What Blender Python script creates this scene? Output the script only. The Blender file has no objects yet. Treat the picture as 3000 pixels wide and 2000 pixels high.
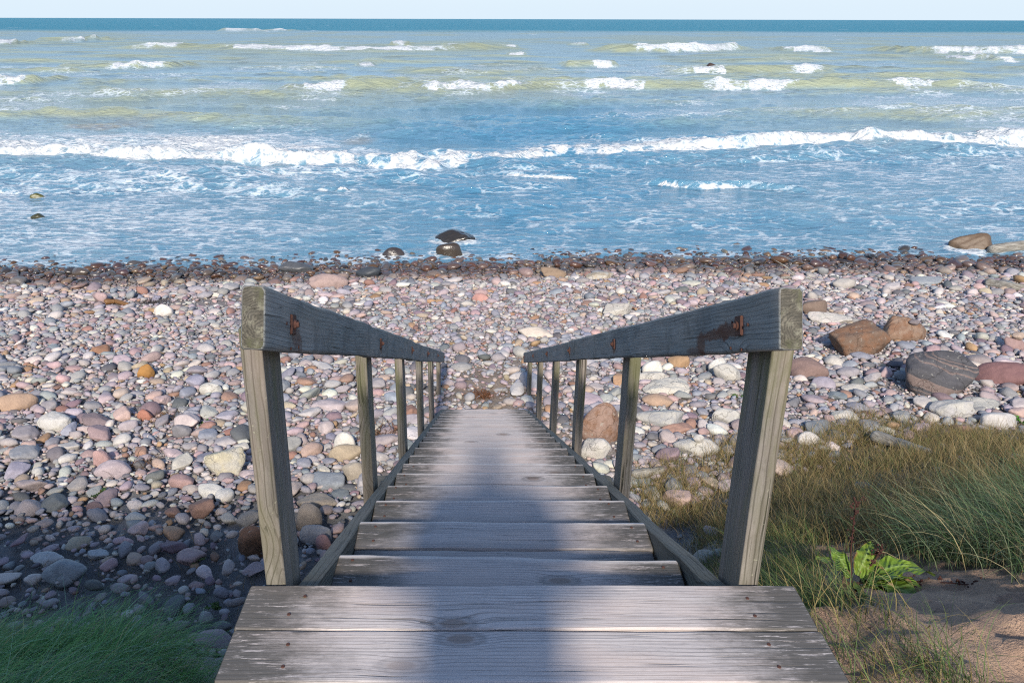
import bpy, bmesh, math, random
import numpy as np
from mathutils import Matrix, Vector

S = bpy.context.scene
COL = S.collection
PI = math.pi
RNG = np.random.default_rng(11)
random.seed(5)

# ------------------------------------------------------------------ camera model (3000 x 2000 photo pixels -> world)
F, CX, CY = 2450.0, 1398.0, 1000.0
CAM = np.array([-0.102, 0.0, 1.2])
PITCH = math.atan(944 / F)
ROLL = math.radians(0.15)
SEA = -3.7

def pix_dir(px, py):
    x, y = (px - CX) / F, -(py - CY) / F
    c, s = math.cos(ROLL), math.sin(ROLL)
    x, y = x * c + y * s, -x * s + y * c
    cp, sp = math.cos(PITCH), math.sin(PITCH)
    return np.array([x, cp + y * sp, -sp + y * cp])

def at(px, py, z=SEA):
    d = pix_dir(px, py)
    return CAM + d * ((z - CAM[2]) / d[2])

def project(P):
    P = np.atleast_2d(P) - CAM
    cp, sp = math.cos(PITCH), math.sin(PITCH)
    zc = P[:, 1] * cp - P[:, 2] * sp
    yc = P[:, 1] * sp + P[:, 2] * cp
    xs, ys = P[:, 0] / zc, yc / zc
    c, s = math.cos(ROLL), math.sin(ROLL)
    xr, yr = xs * c - ys * s, xs * s + ys * c
    return CX + F * xr, CY - F * yr, zc

# ------------------------------------------------------------------ noise
def _hash(ix, iy, seed):
    h = (ix.astype(np.int64) * 374761393 + iy.astype(np.int64) * 668265263 + seed * 1274126177) & 0xffffffff
    h = ((h ^ (h >> 13)) * 1274126177) & 0xffffffff
    h = h ^ (h >> 16)
    return (h & 0xffff) / 65535.0

def vn(x, y, seed=0):
    x, y = np.asarray(x, float), np.asarray(y, float)
    xi, yi = np.floor(x), np.floor(y)
    fx, fy = x - xi, y - yi
    u, v = fx * fx * fx * (fx * (fx * 6 - 15) + 10), fy * fy * fy * (fy * (fy * 6 - 15) + 10)
    xi, yi = xi.astype(np.int64), yi.astype(np.int64)
    a, b = _hash(xi, yi, seed), _hash(xi + 1, yi, seed)
    c, d = _hash(xi, yi + 1, seed), _hash(xi + 1, yi + 1, seed)
    return (a * (1 - u) + b * u) * (1 - v) + (c * (1 - u) + d * u) * v

def fbm(x, y, seed=0, octs=4, gain=.5):
    t, a, n = 0, 1, 0
    for k in range(octs):
        t = t + a * vn(x * 2 ** k + 17.3 * k, y * 2 ** k - 9.1 * k, seed + k)
        n += a
        a *= gain
    return t / n

def sst(a, b, x):
    t = np.clip((x - a) / (b - a), 0, 1)
    return t * t * (3 - 2 * t)

# ------------------------------------------------------------------ terrain height
def shore_s(x, y):
    return y - .055 * np.clip(x, -25, 25) + .5 * (fbm(x * .35 + 3, y * .12, 91, 2) - .5)

_S = [-30, 4.0, 6.0, 9.0, 17.5, 24, 40, 80]
_Z = [-2.72, -2.74, -2.8, -3.0, SEA, -4.15, -5.0, -8]

def ground(x, y):
    x, y = np.asarray(x, float), np.asarray(y, float)
    z = np.interp(shore_s(x, y), _S, _Z)
    # bank beside the boardwalk, dune crest behind the camera
    lb = np.interp(y, [-8, -3.2, -1.9, -1.0, 0, 1.2, 2.3, 3.1, 3.9, 4.6], [2.75, 2.5, 2.05, 1.1, .0, -.62, -1.12, -1.55, -2.3, -2.85])
    ledge = sst(-.75, -1.75, x)                       # falls off towards the stairs
    lb = np.where(y > .3, lb - (1 - ledge) * 1.1, lb - (1 - sst(-.75, -1.35, x)) * np.clip(lb + .45, 0, 9))
    toe = np.interp(x, [.5, .8, 1.6, 2.6, 4.2, 6.5, 10], [2.8, 4.4, 5.8, 6.5, 7.3, 7.9, 8.6])
    u = np.clip((y - 2.35) / (toe - 2.35), 0, 1.15)
    rb = -.42 - .24 * np.clip((y - 1.3) / 1.05, 0, 1) - 2.1 * (u ** .95)
    rc = np.interp(y, [-8, -3.2, -1.9, -1.0, .2, 1.3], [2.3, 2.0, 1.5, .7, -.15, -.42])
    open_ = .25 * sst(2.2, 2.9, x) + .75 * sst(3.3, 4.3, x)  # unseen right crest, shaped to throw shade on the far right only
    rc = -.42 + (rc + .42) * np.where(x > 0, np.maximum(open_, .0), 1)
    rb = np.where(y < 1.3, rc, rb)
    rb = np.where(x < .62, np.minimum(rb, -.5 - 1.6 * sst(.62, .1, x) * sst(1.0, 1.9, y)), rb)
    b = np.where(x < -.2, lb, rb)
    b = np.where(y > 4.6 + np.where(x > 0, 4.6, 0), -99., b)
    b = np.where(np.abs(x) < .9, np.minimum(b, np.interp(y, [-8, 1.2, 2.4, 4], [-.35, -.42, -2.2, -3.4])), b)
    z = np.maximum(z, b)
    rough = sst(9.5, 6, y)
    z = z + .05 * (fbm(x * 1.3, y * 1.3, 5, 4) - .5) + rough * .10 * (fbm(x * 3.1, y * 3.1, 8, 4) - .5)
    return z

def hit(px, py):
    d = pix_dir(px, py)
    t = np.arange(1.2, 40, .02)
    P = CAM[None] + d[None] * t[:, None]
    g = ground(P[:, 0], P[:, 1])
    i = np.argmax(P[:, 2] < g)
    return P[i] if P[i, 2] < g[i] else at(px, py)

# ------------------------------------------------------------------ mesh helpers
def mesh_np(name, V, faces, smooth=True):
    """V (n,3); faces: (m,k) array or list of arrays."""
    me = bpy.data.meshes.new(name)
    V = np.asarray(V, np.float32)
    fl = faces if isinstance(faces, list) else [faces]
    fl = [np.asarray(f, np.int32) for f in fl if len(f)]
    loops = np.concatenate([f.ravel() for f in fl])
    tot = np.concatenate([np.full(len(f), f.shape[1], np.int32) for f in fl])
    start = np.concatenate([[0], np.cumsum(tot)[:-1]]).astype(np.int32)
    me.vertices.add(len(V)); me.vertices.foreach_set('co', V.ravel())
    me.loops.add(len(loops)); me.loops.foreach_set('vertex_index', loops)
    me.polygons.add(len(tot)); me.polygons.foreach_set('loop_start', start); me.polygons.foreach_set('loop_total', tot)
    me.update(calc_edges=True)
    me.validate()
    if smooth:
        me.polygons.foreach_set('use_smooth', np.ones(len(me.polygons), bool))
    return me

def set_col(me, name, c):
    a = me.attributes.new(name, 'FLOAT_COLOR', 'POINT')
    c = np.asarray(c, np.float32)
    if c.shape[1] == 3:
        c = np.concatenate([c, np.ones((len(c), 1), np.float32)], 1)
    a.data.foreach_set('color', np.ascontiguousarray(c).ravel())

def set_f(me, name, v):
    a = me.attributes.new(name, 'FLOAT', 'POINT')
    a.data.foreach_set('value', np.asarray(v, np.float32).ravel())

def link(name, me, mat=None, parent=None):
    o = bpy.data.objects.new(name, me)
    COL.objects.link(o)
    if mat is not None and me is not None and not me.materials:
        me.materials.append(mat)
    if parent is not None:
        o.parent = parent
    return o

def tag(o, label=None, cat=None, group=None, kind=None):
    if label: o['label'] = label
    if cat: o['category'] = cat
    if group: o['group'] = group
    if kind: o['kind'] = kind
    return o

def frame(ex, ey, loc):
    ex, ey = Vector(ex).normalized(), Vector(ey)
    ez = ex.cross(ey).normalized(); ey = ez.cross(ex)
    m = Matrix((ex, ey, ez)).transposed().to_4x4()
    m.translation = Vector(loc)
    return m

def tube_np(P, R, n=10, cap=True):
    P = np.asarray(P, float); R = np.broadcast_to(np.asarray(R, float), (len(P),))
    T = np.gradient(P, axis=0); T /= np.linalg.norm(T, axis=1)[:, None] + 1e-9
    ref = np.array([0, 0, 1.]) if abs(T[0, 2]) < .9 else np.array([1., 0, 0])
    V = []
    for p, t, r in zip(P, T, R):
        a = np.cross(t, ref); a /= np.linalg.norm(a) + 1e-9
        b = np.cross(a, t)
        th = np.linspace(0, 2 * PI, n, endpoint=False)
        V.append(p + r * (np.cos(th)[:, None] * a + np.sin(th)[:, None] * b))
    m = len(P); V = np.concatenate(V)
    i, j = np.meshgrid(np.arange(m - 1), np.arange(n), indexing='ij')
    q = np.stack([i * n + j, i * n + (j + 1) % n, (i + 1) * n + (j + 1) % n, (i + 1) * n + j], -1).reshape(-1, 4)
    fs = [q]
    if cap:
        V = np.concatenate([V, P[:1], P[-1:]])
        k = np.arange(n)
        fs.append(np.stack([(k + 1) % n, k, np.full(n, m * n)], -1))
        fs.append(np.stack([(m - 1) * n + k, (m - 1) * n + (k + 1) % n, np.full(n, m * n + 1)], -1))
    return V, fs

# ------------------------------------------------------------------ node helper
class N:
    def __init__(s, name):
        s.m = bpy.data.materials.new(name); s.m.use_nodes = True
        s.t = s.m.node_tree; s.t.nodes.clear()
        s.out = s.t.nodes.new('ShaderNodeOutputMaterial')
    def n(s, typ, **kw):
        nd = s.t.nodes.new(typ)
        for k, v in kw.items(): setattr(nd, k, v)
        return nd
    def put(s, sock, v):
        if v is None: return
        if isinstance(v, bpy.types.NodeSocket): s.t.links.new(v, sock)
        elif hasattr(sock.default_value, '__len__') and not hasattr(v, '__len__'): sock.default_value = [v] * len(sock.default_value)
        elif hasattr(sock.default_value, '__len__') and len(sock.default_value) == 4 and len(v) == 3: sock.default_value = (*v, 1)
        else: sock.default_value = v
    def math(s, op, a, b=None, c=None, clamp=False):
        nd = s.n('ShaderNodeMath', operation=op, use_clamp=clamp)
        for i, v in enumerate((a, b, c)): s.put(nd.inputs[i], v)
        return nd.outputs[0]
    def vmath(s, op, a, b=None):
        nd = s.n('ShaderNodeVectorMath', operation=op)
        s.put(nd.inputs[0], a); s.put(nd.inputs[1], b)
        return nd.outputs[0]
    def noise(s, vec, scale=5, detail=4, rough=.55, dist=0, out='Fac'):
        nd = s.n('ShaderNodeTexNoise')
        s.put(nd.inputs['Vector'], vec); s.put(nd.inputs['Scale'], scale); s.put(nd.inputs['Detail'], detail)
        s.put(nd.inputs['Roughness'], rough); s.put(nd.inputs['Distortion'], dist)
        return nd.outputs[out]
    def voro(s, vec, scale=5, feature='F1', out='Distance', rnd=1, dims='3D'):
        nd = s.n('ShaderNodeTexVoronoi', feature=feature, voronoi_dimensions=dims)
        s.put(nd.inputs['Vector'], vec); s.put(nd.inputs['Scale'], scale); s.put(nd.inputs['Randomness'], rnd)
        return nd.outputs[out]
    def ss(s, v, a, b, lo=0., hi=1., kind='SMOOTHSTEP'):
        nd = s.n('ShaderNodeMapRange', interpolation_type=kind, clamp=True) if kind == 'LINEAR' else s.n('ShaderNodeMapRange', interpolation_type=kind)
        for i, x in enumerate((v, a, b, lo, hi)): s.put(nd.inputs[i], x)
        return nd.outputs[0]
    def mix(s, f, a, b, typ='MIX'):
        nd = s.n('ShaderNodeMix', data_type='RGBA', blend_type=typ)
        s.put(nd.inputs[0], f); s.put(nd.inputs[6], a); s.put(nd.inputs[7], b)
        return nd.outputs[2]
    def attr(s, name, out='Color'):
        return s.n('ShaderNodeAttribute', attribute_name=name).outputs[out]
    def coord(s, w='Object'):
        return s.n('ShaderNodeTexCoord').outputs[w]
    def pos(s):
        return s.n('ShaderNodeNewGeometry').outputs['Position']
    def sep(s, v):
        return s.n('ShaderNodeSeparateXYZ').outputs, v
    def xyz(s, v):
        nd = s.n('ShaderNodeSeparateXYZ'); s.put(nd.inputs[0], v); return nd.outputs
    def scl(s, v, k):
        return s.vmath('MULTIPLY', v, k)
    def bump(s, h, strength=.4, dist=.01, normal=None):
        nd = s.n('ShaderNodeBump'); s.put(nd.inputs['Strength'], strength); s.put(nd.inputs['Distance'], dist)
        s.put(nd.inputs['Height'], h); s.put(nd.inputs['Normal'], normal)
        return nd.outputs[0]
    def bsdf(s, col, rough=.7, normal=None, spec=.5, coat=None, **kw):
        b = s.n('ShaderNodeBsdfPrincipled')
        s.put(b.inputs['Base Color'], col); s.put(b.inputs['Roughness'], rough)
        s.put(b.inputs['Specular IOR Level'], spec)
        if normal is not None: s.put(b.inputs['Normal'], normal)
        for k, v in kw.items(): s.put(b.inputs[k.replace('_', ' ')], v)
        s.t.links.new(b.outputs[0], s.out.inputs['Surface'])
        return s.m

# ------------------------------------------------------------------ materials
def mat_wood(name, pale, base, dark, end=0., end_len=.17, algae=0., algae_col=(.10, .105, .045), rust=(), knots=1., contrast=1., stain=0., uneven=.35, edge=0.):
    m = N(name)
    oc = m.coord('Object')
    rnd = m.n('ShaderNodeObjectInfo').outputs['Random']
    off = m.n('ShaderNodeCombineXYZ')
    m.put(off.inputs[0], m.math('MULTIPLY', rnd, 37.)); m.put(off.inputs[1], m.math('MULTIPLY', rnd, 91.)); m.put(off.inputs[2], m.math('MULTIPLY', rnd, 53.))
    v = m.vmath('ADD', oc, off.outputs[0])
    # knots bend the grain
    kv = m.scl(v, (2.1, 4.6, 4.6))
    kd = m.voro(kv, 1.0, 'F1', 'Distance', dims='2D')
    kc = m.xyz(m.voro(kv, 1.0, 'F1', 'Color', dims='2D'))[0]
    kon = m.ss(kc, .6, .63)
    bend = m.math('MULTIPLY', m.ss(kd, .24, .0), kon)
    bv = m.n('ShaderNodeCombineXYZ'); m.put(bv.inputs[1], m.math('MULTIPLY', bend, .011)); m.put(bv.inputs[2], m.math('MULTIPLY', bend, .011))
    v2 = m.vmath('ADD', v, bv.outputs[0])
    wob = m.noise(m.scl(v, (2.2, 9, 9)), 1, 3, out='Color')
    v2 = m.vmath('ADD', v2, m.scl(m.vmath('SUBTRACT', wob, (.5, .5, .5)), (0, .02, .02)))
    g1 = m.noise(m.scl(v2, (1.3, 120, 120)), 1, 4, .6)
    g2 = m.noise(m.scl(v2, (2.0, 26, 26)), 1, 6, .7)
    g3 = m.noise(m.scl(v, (4, 11, 11)), 1, 6, .7)
    vx = m.xyz(v2)
    lw_ = m.noise(m.scl(v, (.9, 5, 5)), 1, 3, .5)
    ls = m.math('SINE', m.math('ADD', m.math('ADD', m.math('MULTIPLY', vx[1], 620.), m.math('MULTIPLY', vx[2], 390.)), m.math('MULTIPLY', lw_, 26.)))
    line = m.math('MULTIPLY', m.ss(ls, .66, .98), m.ss(m.noise(m.scl(v, (2.5, 20, 20)), 1, 4, .7), .30, .55))
    col = m.mix(m.ss(g1, .18, .72), dark, base)
    col = m.mix(m.math('MULTIPLY', m.ss(g2, .36, .66), .4), col, pale)
    gf = m.noise(m.scl(v2, (4, 300, 300)), 1, 3, .7)
    gs = m.noise(m.scl(v, (60, 160, 160)), 1, 3, .7)
    col = m.mix(m.ss(gs, .52, .74, 0, .35), col, [c * .6 for c in dark])
    col = m.mix(m.ss(gf, .50, .70, 0, .6), col, [c * .62 for c in dark])
    col = m.mix(m.math('MULTIPLY', m.ss(g3, .4, .75), uneven), col, [c * .62 for c in base])
    col = m.mix(m.math('MULTIPLY', line, .8), col, [c * .55 for c in dark])
    # warm / cool drift along the board
    g4 = m.noise(m.scl(v, (1.4, 5, 5)), 1.7, 2)
    col = m.mix(m.math('MULTIPLY', m.ss(g4, .35, .7), .35), col, (pale[0] * 1.02, pale[1] * .86, pale[2] * .76))
    # drying cracks
    cr = m.noise(m.scl(v2, (1.6, 110, 110)), 1, 3, .5)
    crm = m.math('MULTIPLY', m.ss(cr, .61, .67), m.ss(m.noise(m.scl(v, (3, 14, 14)), 1, 2), .45, .6))
    col = m.mix(m.math('MULTIPLY', crm, .8 * contrast), col, [c * .22 for c in dark])
    if knots:
        kn = m.math('MULTIPLY', m.ss(kd, .085, .045), kon)
        ring = m.math('MULTIPLY', m.math('MULTIPLY', m.ss(kd, .13, .10), m.ss(kd, .06, .09)), kon)
        col = m.mix(m.math('MULTIPLY', kn, .75 * knots), col, (dark[0] * .55, dark[1] * .45, dark[2] * .38))
        col = m.mix(m.math('MULTIPLY', ring, .5 * knots), col, [c * .5 for c in dark])
    if end:
        ln = m.attr('endd', 'Fac')
        nn = m.noise(m.scl(v, (10, 26, 26)), 1, 8, .78)
        side = m.math('MULTIPLY', m.math('SUBTRACT', m.noise(m.scl(v, (2.5, 6, 6)), 1, 3), .5), .2)
        d = m.math('ADD', m.math('ADD', ln, m.math('MULTIPLY', m.math('SUBTRACT', nn, .5), .34)), side)
        em = m.ss(d, end_len * 1.25, end_len * .25)
        em = m.math('MULTIPLY', em, m.ss(m.noise(m.scl(v2, (11, 90, 90)), 1, 7, .8), .36, .46))
        col = m.mix(m.math('MULTIPLY', em, end), col, (.042, .041, .035))
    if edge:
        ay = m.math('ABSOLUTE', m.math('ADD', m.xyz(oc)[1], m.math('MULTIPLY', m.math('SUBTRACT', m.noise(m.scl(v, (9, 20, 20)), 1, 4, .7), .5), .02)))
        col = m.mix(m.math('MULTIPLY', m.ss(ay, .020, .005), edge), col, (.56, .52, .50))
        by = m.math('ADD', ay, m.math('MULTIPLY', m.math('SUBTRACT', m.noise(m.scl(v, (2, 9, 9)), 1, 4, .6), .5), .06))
        col = m.mix(m.math('MULTIPLY', m.ss(by, .085, .14), .45 * edge), col, [c * .5 for c in base])  # darker towards the back: shade below the step above, painted in
    if stain:
        sn = m.noise(m.scl(v, (6, 6, 6)), 1, 6, .68)
        sm = m.math('MULTIPLY', m.ss(sn, .5, .66), stain)
        col = m.mix(sm, col, [c * .35 for c in base])
    if algae:
        an = m.noise(m.scl(v, (2.5, 16, 16)), 1, 5, .7)
        am = m.ss(an, .38, .66)
        am = m.math('MULTIPLY', am, m.ss(m.attr('topd', 'Fac'), .75, .1, .25, 1.))
        col = m.mix(m.math('MULTIPLY', am, algae), col, algae_col)
        ln2 = m.noise(m.scl(v, (1, 1, 1)), 90, 2)
        col = m.mix(m.math('MULTIPLY', m.ss(ln2, .68, .76), algae * .6), col, (.34, .34, .24))
    for (rx, ry, rz, sx, sy, k) in rust:
        dv = m.vmath('SUBTRACT', oc, (rx, ry, rz))
        dv = m.vmath('ADD', dv, m.scl(m.vmath('SUBTRACT', m.noise(m.scl(oc, (1, 1, 1)), 26, 5, .6, out='Color'), (.5, .5, .5)), (.05, .035, 0)))
        dd = m.n('ShaderNodeVectorMath', operation='LENGTH'); m.put(dd.inputs[0], m.vmath('DIVIDE', dv, (sx, sy, .2)))
        rm = m.ss(dd.outputs['Value'], 1.0, .6)
        rc = m.mix(m.noise(m.scl(oc, (6, 60, 60)), 1, 4), (.045, .017, .011), (.145, .052, .024))
        col = m.mix(m.math('MULTIPLY', rm, k), col, rc)
    # end grain
    nrm = m.n('ShaderNodeVectorTransform', vector_type='NORMAL', convert_from='WORLD', convert_to='OBJECT')
    m.put(nrm.inputs[0], m.n('ShaderNodeNewGeometry').outputs['Normal'])
    nx = m.math('ABSOLUTE', m.xyz(nrm.outputs[0])[0])
    eg = m.ss(nx, .75, .9)
    dv = m.vmath('SUBTRACT', oc, (0, -.016, .012)); dv = m.scl(dv, (0, 1, 1))
    dv = m.vmath('ADD', dv, m.scl(m.vmath('SUBTRACT', m.noise(m.vmath('ADD', oc, off.outputs[0]), 26, 5, .65, out='Color'), (.5, .5, .5)), .035))
    ld = m.n('ShaderNodeVectorMath', operation='LENGTH'); m.put(ld.inputs[0], dv)
    rings = m.math('SINE', m.math('MULTIPLY', ld.outputs['Value'], 1150.))
    rc2 = m.mix(m.math('MULTIPLY', m.ss(rings, -.9, .9), m.ss(m.noise(oc, 45, 3), .3, .6)), (.045, .042, .033), (.11, .10, .078))
    rc2 = m.mix(m.ss(m.noise(oc, 60, 6, .75), .5, .66), rc2, (.17, .165, .125))
    rc2 = m.mix(m.ss(m.noise(oc, 24, 5, .7), .5, .68), rc2, (.07, .072, .04))
    col = m.mix(eg, col, rc2)
    hgt = m.math('ADD', m.math('MULTIPLY', g1, .5), m.math('ADD', m.math('MULTIPLY', g2, .6), m.math('MULTIPLY', crm, -.9)))
    nb = m.bump(hgt, .55, .004)
    return m.bsdf(col, m.ss(g2, .3, .7, .62, .88), nb, .35)

M = {}
M['deck'] = mat_wood('weathered_deck_wood', (.62, .575, .56), (.53, .488, .478), (.39, .355, .348), end=.86, end_len=.22, uneven=.2)
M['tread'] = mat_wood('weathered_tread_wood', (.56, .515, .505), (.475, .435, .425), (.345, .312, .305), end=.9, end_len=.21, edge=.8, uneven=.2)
M['post'] = mat_wood('weathered_post_wood', (.31, .287, .262), (.20, .186, .17), (.085, .078, .068), algae=.8, knots=.15, contrast=1.2, uneven=.5)
M['stringer'] = mat_wood('weathered_stringer_wood', (.20, .20, .18), (.12, .12, .11), (.06, .06, .052), algae=.35, knots=.2)
RW = dict(pale=(.40, .415, .41), base=(.235, .25, .25), dark=(.115, .125, .127))

def mat_rail(name, rust, **kw):
    return mat_wood(name, RW['pale'], RW['base'], RW['dark'], algae=kw.get('algae', .35), algae_col=(.075, .085, .045), rust=rust, knots=.15, stain=.55, contrast=1.1)

def mat_rust():
    m = N('rusty_iron')
    oc = m.coord('Object')
    n = m.noise(oc, 90, 5, .65)
    return m.bsdf(m.mix(n, (.030, .013, .011), (.11, .042, .026)), .85, m.bump(n, .7, .003))
M['rust'] = mat_rust()

def mat_stone(name='beach_stone', bands=None, mottle=None):
    m = N(name)
    p = m.pos()
    col = m.attr('col')
    wet = m.attr('wet', 'Fac')
    if bands:
        oc = m.coord('Object')
        w = m.noise(oc, 2.2, 4, out='Color')
        ov = m.vmath('ADD', oc, m.scl(m.vmath('SUBTRACT', w, (.5, .5, .5)), .16))
        o3 = m.xyz(ov)
        q = m.math('ADD', m.math('MULTIPLY', o3[2], 1.0), m.math('MULTIPLY', o3[0], bands[1]))
        b = m.noise(m.n('ShaderNodeCombineXYZ').outputs[0], 1, 1)
        cb = m.n('ShaderNodeCombineXYZ'); m.put(cb.inputs[0], q)
        b1 = m.noise(cb.outputs[0], bands[0], 4, .7)
        col = m.mix(m.ss(b1, .40, .60), col, [c * 2.1 for c in bands[2]])
        b2 = m.noise(cb.outputs[0], bands[0] * .45, 2, .5)
        col = m.mix(m.math('MULTIPLY', m.ss(m.math('ABSOLUTE', m.math('SUBTRACT', b2, .5)), .014, .003), .6), col, (.25, .18, .155))
    if mottle:
        mn = m.noise(p, 7, 5, .65)
        col = m.mix(m.math('MULTIPLY', m.ss(mn, .42, .62), .8), col, mottle)
    s1 = m.noise(p, 55, 4, .7)
    s2 = m.noise(p, 160, 2, .6)
    s3 = m.noise(p, 14, 4, .6)
    col = m.mix(m.ss(s3, .35, .68, 0, .42), col, m.mix(1., col, (.62, .62, .64), 'MULTIPLY'))
    col = m.mix(m.ss(s1, .52, .70, 0, .55), col, m.mix(1., col, (1.5, 1.48, 1.45), 'MULTIPLY'))
    col = m.mix(m.ss(s2, .60, .70, 0, .55), col, m.mix(1., col, (.4, .4, .42), 'MULTIPLY'))
    rough = m.ss(wet, 0, 1, .82, .26, 'LINEAR')
    h = m.math('ADD', m.math('MULTIPLY', s1, .5), m.math('MULTIPLY', s3, 1.5))
    if bands or mottle:
        big = m.noise(p, 5.5, 9, .68)
        ck = m.voro(m.vmath('ADD', p, m.scl(m.noise(p, 6, 4, out='Color'), .25)), 3.2, 'DISTANCE_TO_EDGE')
        h = m.math('ADD', h, m.math('ADD', m.math('MULTIPLY', big, 6.), m.math('MULTIPLY', m.ss(ck, .02, .0), -1.8)))
        col = m.mix(m.ss(ck, .014, .0, 0, .6), col, m.mix(1., col, (.35, .33, .32), 'MULTIPLY'))
        lich = m.noise(p, 21, 5, .7)
        col = m.mix(m.ss(lich, .60, .67, 0, .5), col, (.34, .335, .30))
    return m.bsdf(col, rough, m.bump(h, .5, .012), m.ss(wet, 0, 1, .25, .6, 'LINEAR'))
M['stone'] = mat_stone()
M['banded'] = mat_stone('banded_gneiss', bands=(9., .22, (.045, .044, .048)))
M['rusty_rock'] = mat_stone('iron_stained_rock', mottle=(.215, .115, .068))
M['pitted'] = mat_stone('speckled_limestone', mottle=(.50, .48, .43))

def mat_ground():
    m = N('beach_ground')
    p = m.pos()
    c = m.attr('gcol')
    wet = m.attr('gwet', 'Fac')
    n1 = m.noise(p, 3.2, 6, .65)
    n2 = m.noise(p, 38, 5, .75)
    n3 = m.noise(p, 160, 2, .6)
    c = m.mix(m.ss(n1, .35, .68, 0, .6), c, m.mix(1., c, (.55, .55, .58), 'MULTIPLY'))
    c = m.mix(m.ss(n2, .52, .72, 0, .5), c, m.mix(1., c, (1.55, 1.5, 1.45), 'MULTIPLY'))
    c = m.mix(m.ss(n3, .60, .68, 0, .5), c, m.mix(1., c, (.4, .4, .4), 'MULTIPLY'))
    h = m.math('ADD', m.math('MULTIPLY', n2, .6), m.math('ADD', m.math('MULTIPLY', n1, 2.), m.math('MULTIPLY', n3, .25)))
    return m.bsdf(c, m.ss(wet, 0, 1, .92, .42, 'LINEAR'), m.bump(h, .8, .03), m.ss(wet, 0, 1, .15, .5, 'LINEAR'))
M['ground'] = mat_ground()

def mat_sea():
    m = N('sea_water')
    p = m.pos()
    wcol = m.attr('wcol')
    foam = m.attr('foam', 'Fac')
    far = m.attr('far', 'Fac')
    p2 = m.scl(p, (1, 1, 0))
    w = m.noise(p2, .9, 4, .6, out='Color')
    pv = m.vmath('ADD', p2, m.scl(m.vmath('SUBTRACT', w, (.5, .5, .5)), 1.1))
    pv = m.scl(pv, (.6, 1.2, 1))
    e1 = m.voro(pv, 1.75, 'DISTANCE_TO_EDGE')
    e2 = m.voro(pv, 4.6, 'DISTANCE_TO_EDGE')
    l1 = m.ss(e1, .17, .0)
    l2 = m.ss(e2, .20, .0)
    patch = m.noise(p2, .55, 4, .6)
    fine = m.noise(m.scl(p2, (.8, 1.3, 1)), 4.2, 6, .72)
    fine2 = m.noise(m.scl(p2, (.35, 1.0, 1)), 1.5, 5, .7)
    tex = m.math('ADD', m.math('MULTIPLY', l1, .24), m.math('MULTIPLY', l2, .16))
    tex = m.math('ADD', tex, m.math('MULTIPLY', fine, .52))
    tex = m.math('ADD', tex, m.math('MULTIPLY', fine2, .26))
    tex = m.math('MULTIPLY', tex, m.ss(patch, .3, .65, .75, 1.12))
    # foam attribute 0..1 -> threshold from .95 (none) to -.1 (everything white)
    th = m.ss(foam, 0, 1, 1.0, .16, 'LINEAR')
    mask = m.ss(m.math('SUBTRACT', tex, th), -.12, .22)
    mask = m.math('MULTIPLY', mask, m.ss(foam, .35, .8, .62, 1.))
    mask = m.math('MULTIPLY', mask, m.ss(foam, .01, .06))
    # far white caps
    wc = m.math('MULTIPLY', m.ss(m.noise(m.scl(p2, (.06, .022, 1)), 1, 4, .65), .665, .70), m.ss(far, .12, .4))
    mask = m.math('MAXIMUM', mask, m.math('MULTIPLY', wc, .8))
    thin = m.ss(tex, .25, .75)
    fcol = m.mix(m.ss(foam, .55, .9), m.mix(thin, (.33, .44, .54), (.54, .61, .66)), m.mix(m.ss(m.math('ADD', fine, m.math('MULTIPLY', l2, .12)), .38, .62), (.33, .39, .43), (.64, .65, .65)))
    col = m.mix(mask, wcol, fcol)
    # ripples
    b1 = m.noise(m.scl(p2, (.55, 1.25, 1)), 2.3, 5, .62)
    b2 = m.noise(m.scl(p2, (.7, 1.3, 1)), 8.5, 4, .6)
    b3 = m.noise(m.scl(p2, (.07, .2, 1)), 1.0, 5, .6)
    h = m.math('ADD', m.math('MULTIPLY', b1, .22), m.math('MULTIPLY', b2, .032))
    nb = m.bump(h, m.ss(far, 0, .6, 1.0, .45), 1.0)
    nb = m.bump(m.math('MULTIPLY', b3, 2.2), m.ss(far, .02, .3, 0., .55), 1.0, nb)
    nb = m.bump(m.math('MULTIPLY', fine, mask), .35, .12, nb)
    rough = m.mix(mask, m.ss(far, 0, .5, .10, .30), (.85, .85, .85))
    spec = m.math('MULTIPLY', m.ss(far, .05, .7, .5, .015), m.ss(mask, 0, 1, 1, .3))
    return m.bsdf(col, rough, nb, spec, IOR=1.33)
M['sea'] = mat_sea()

def mat_leafy(name, rough=.55, trans=.25):
    m = N(name)
    c = m.attr('col')
    n = m.noise(m.pos(), 60, 3)
    c = m.mix(m.ss(n, .35, .7, 0, .35), c, m.mix(1., c, (.6, .62, .6), 'MULTIPLY'))
    b = m.n('ShaderNodeBsdfPrincipled'); m.put(b.inputs['Base Color'], c); m.put(b.inputs['Roughness'], rough)
    m.put(b.inputs['Specular IOR Level'], .3)
    t = m.n('ShaderNodeBsdfTranslucent'); m.put(t.inputs[0], c)
    mx = m.n('ShaderNodeMixShader'); m.put(mx.inputs[0], trans)
    m.t.links.new(b.outputs[0], mx.inputs[1]); m.t.links.new(t.outputs[0], mx.inputs[2])
    m.t.links.new(mx.outputs[0], m.out.inputs['Surface'])
    return m.m
M['grass'] = mat_leafy('grass_blades')
M['weed'] = mat_leafy('dry_weed', .8, .1)

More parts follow.
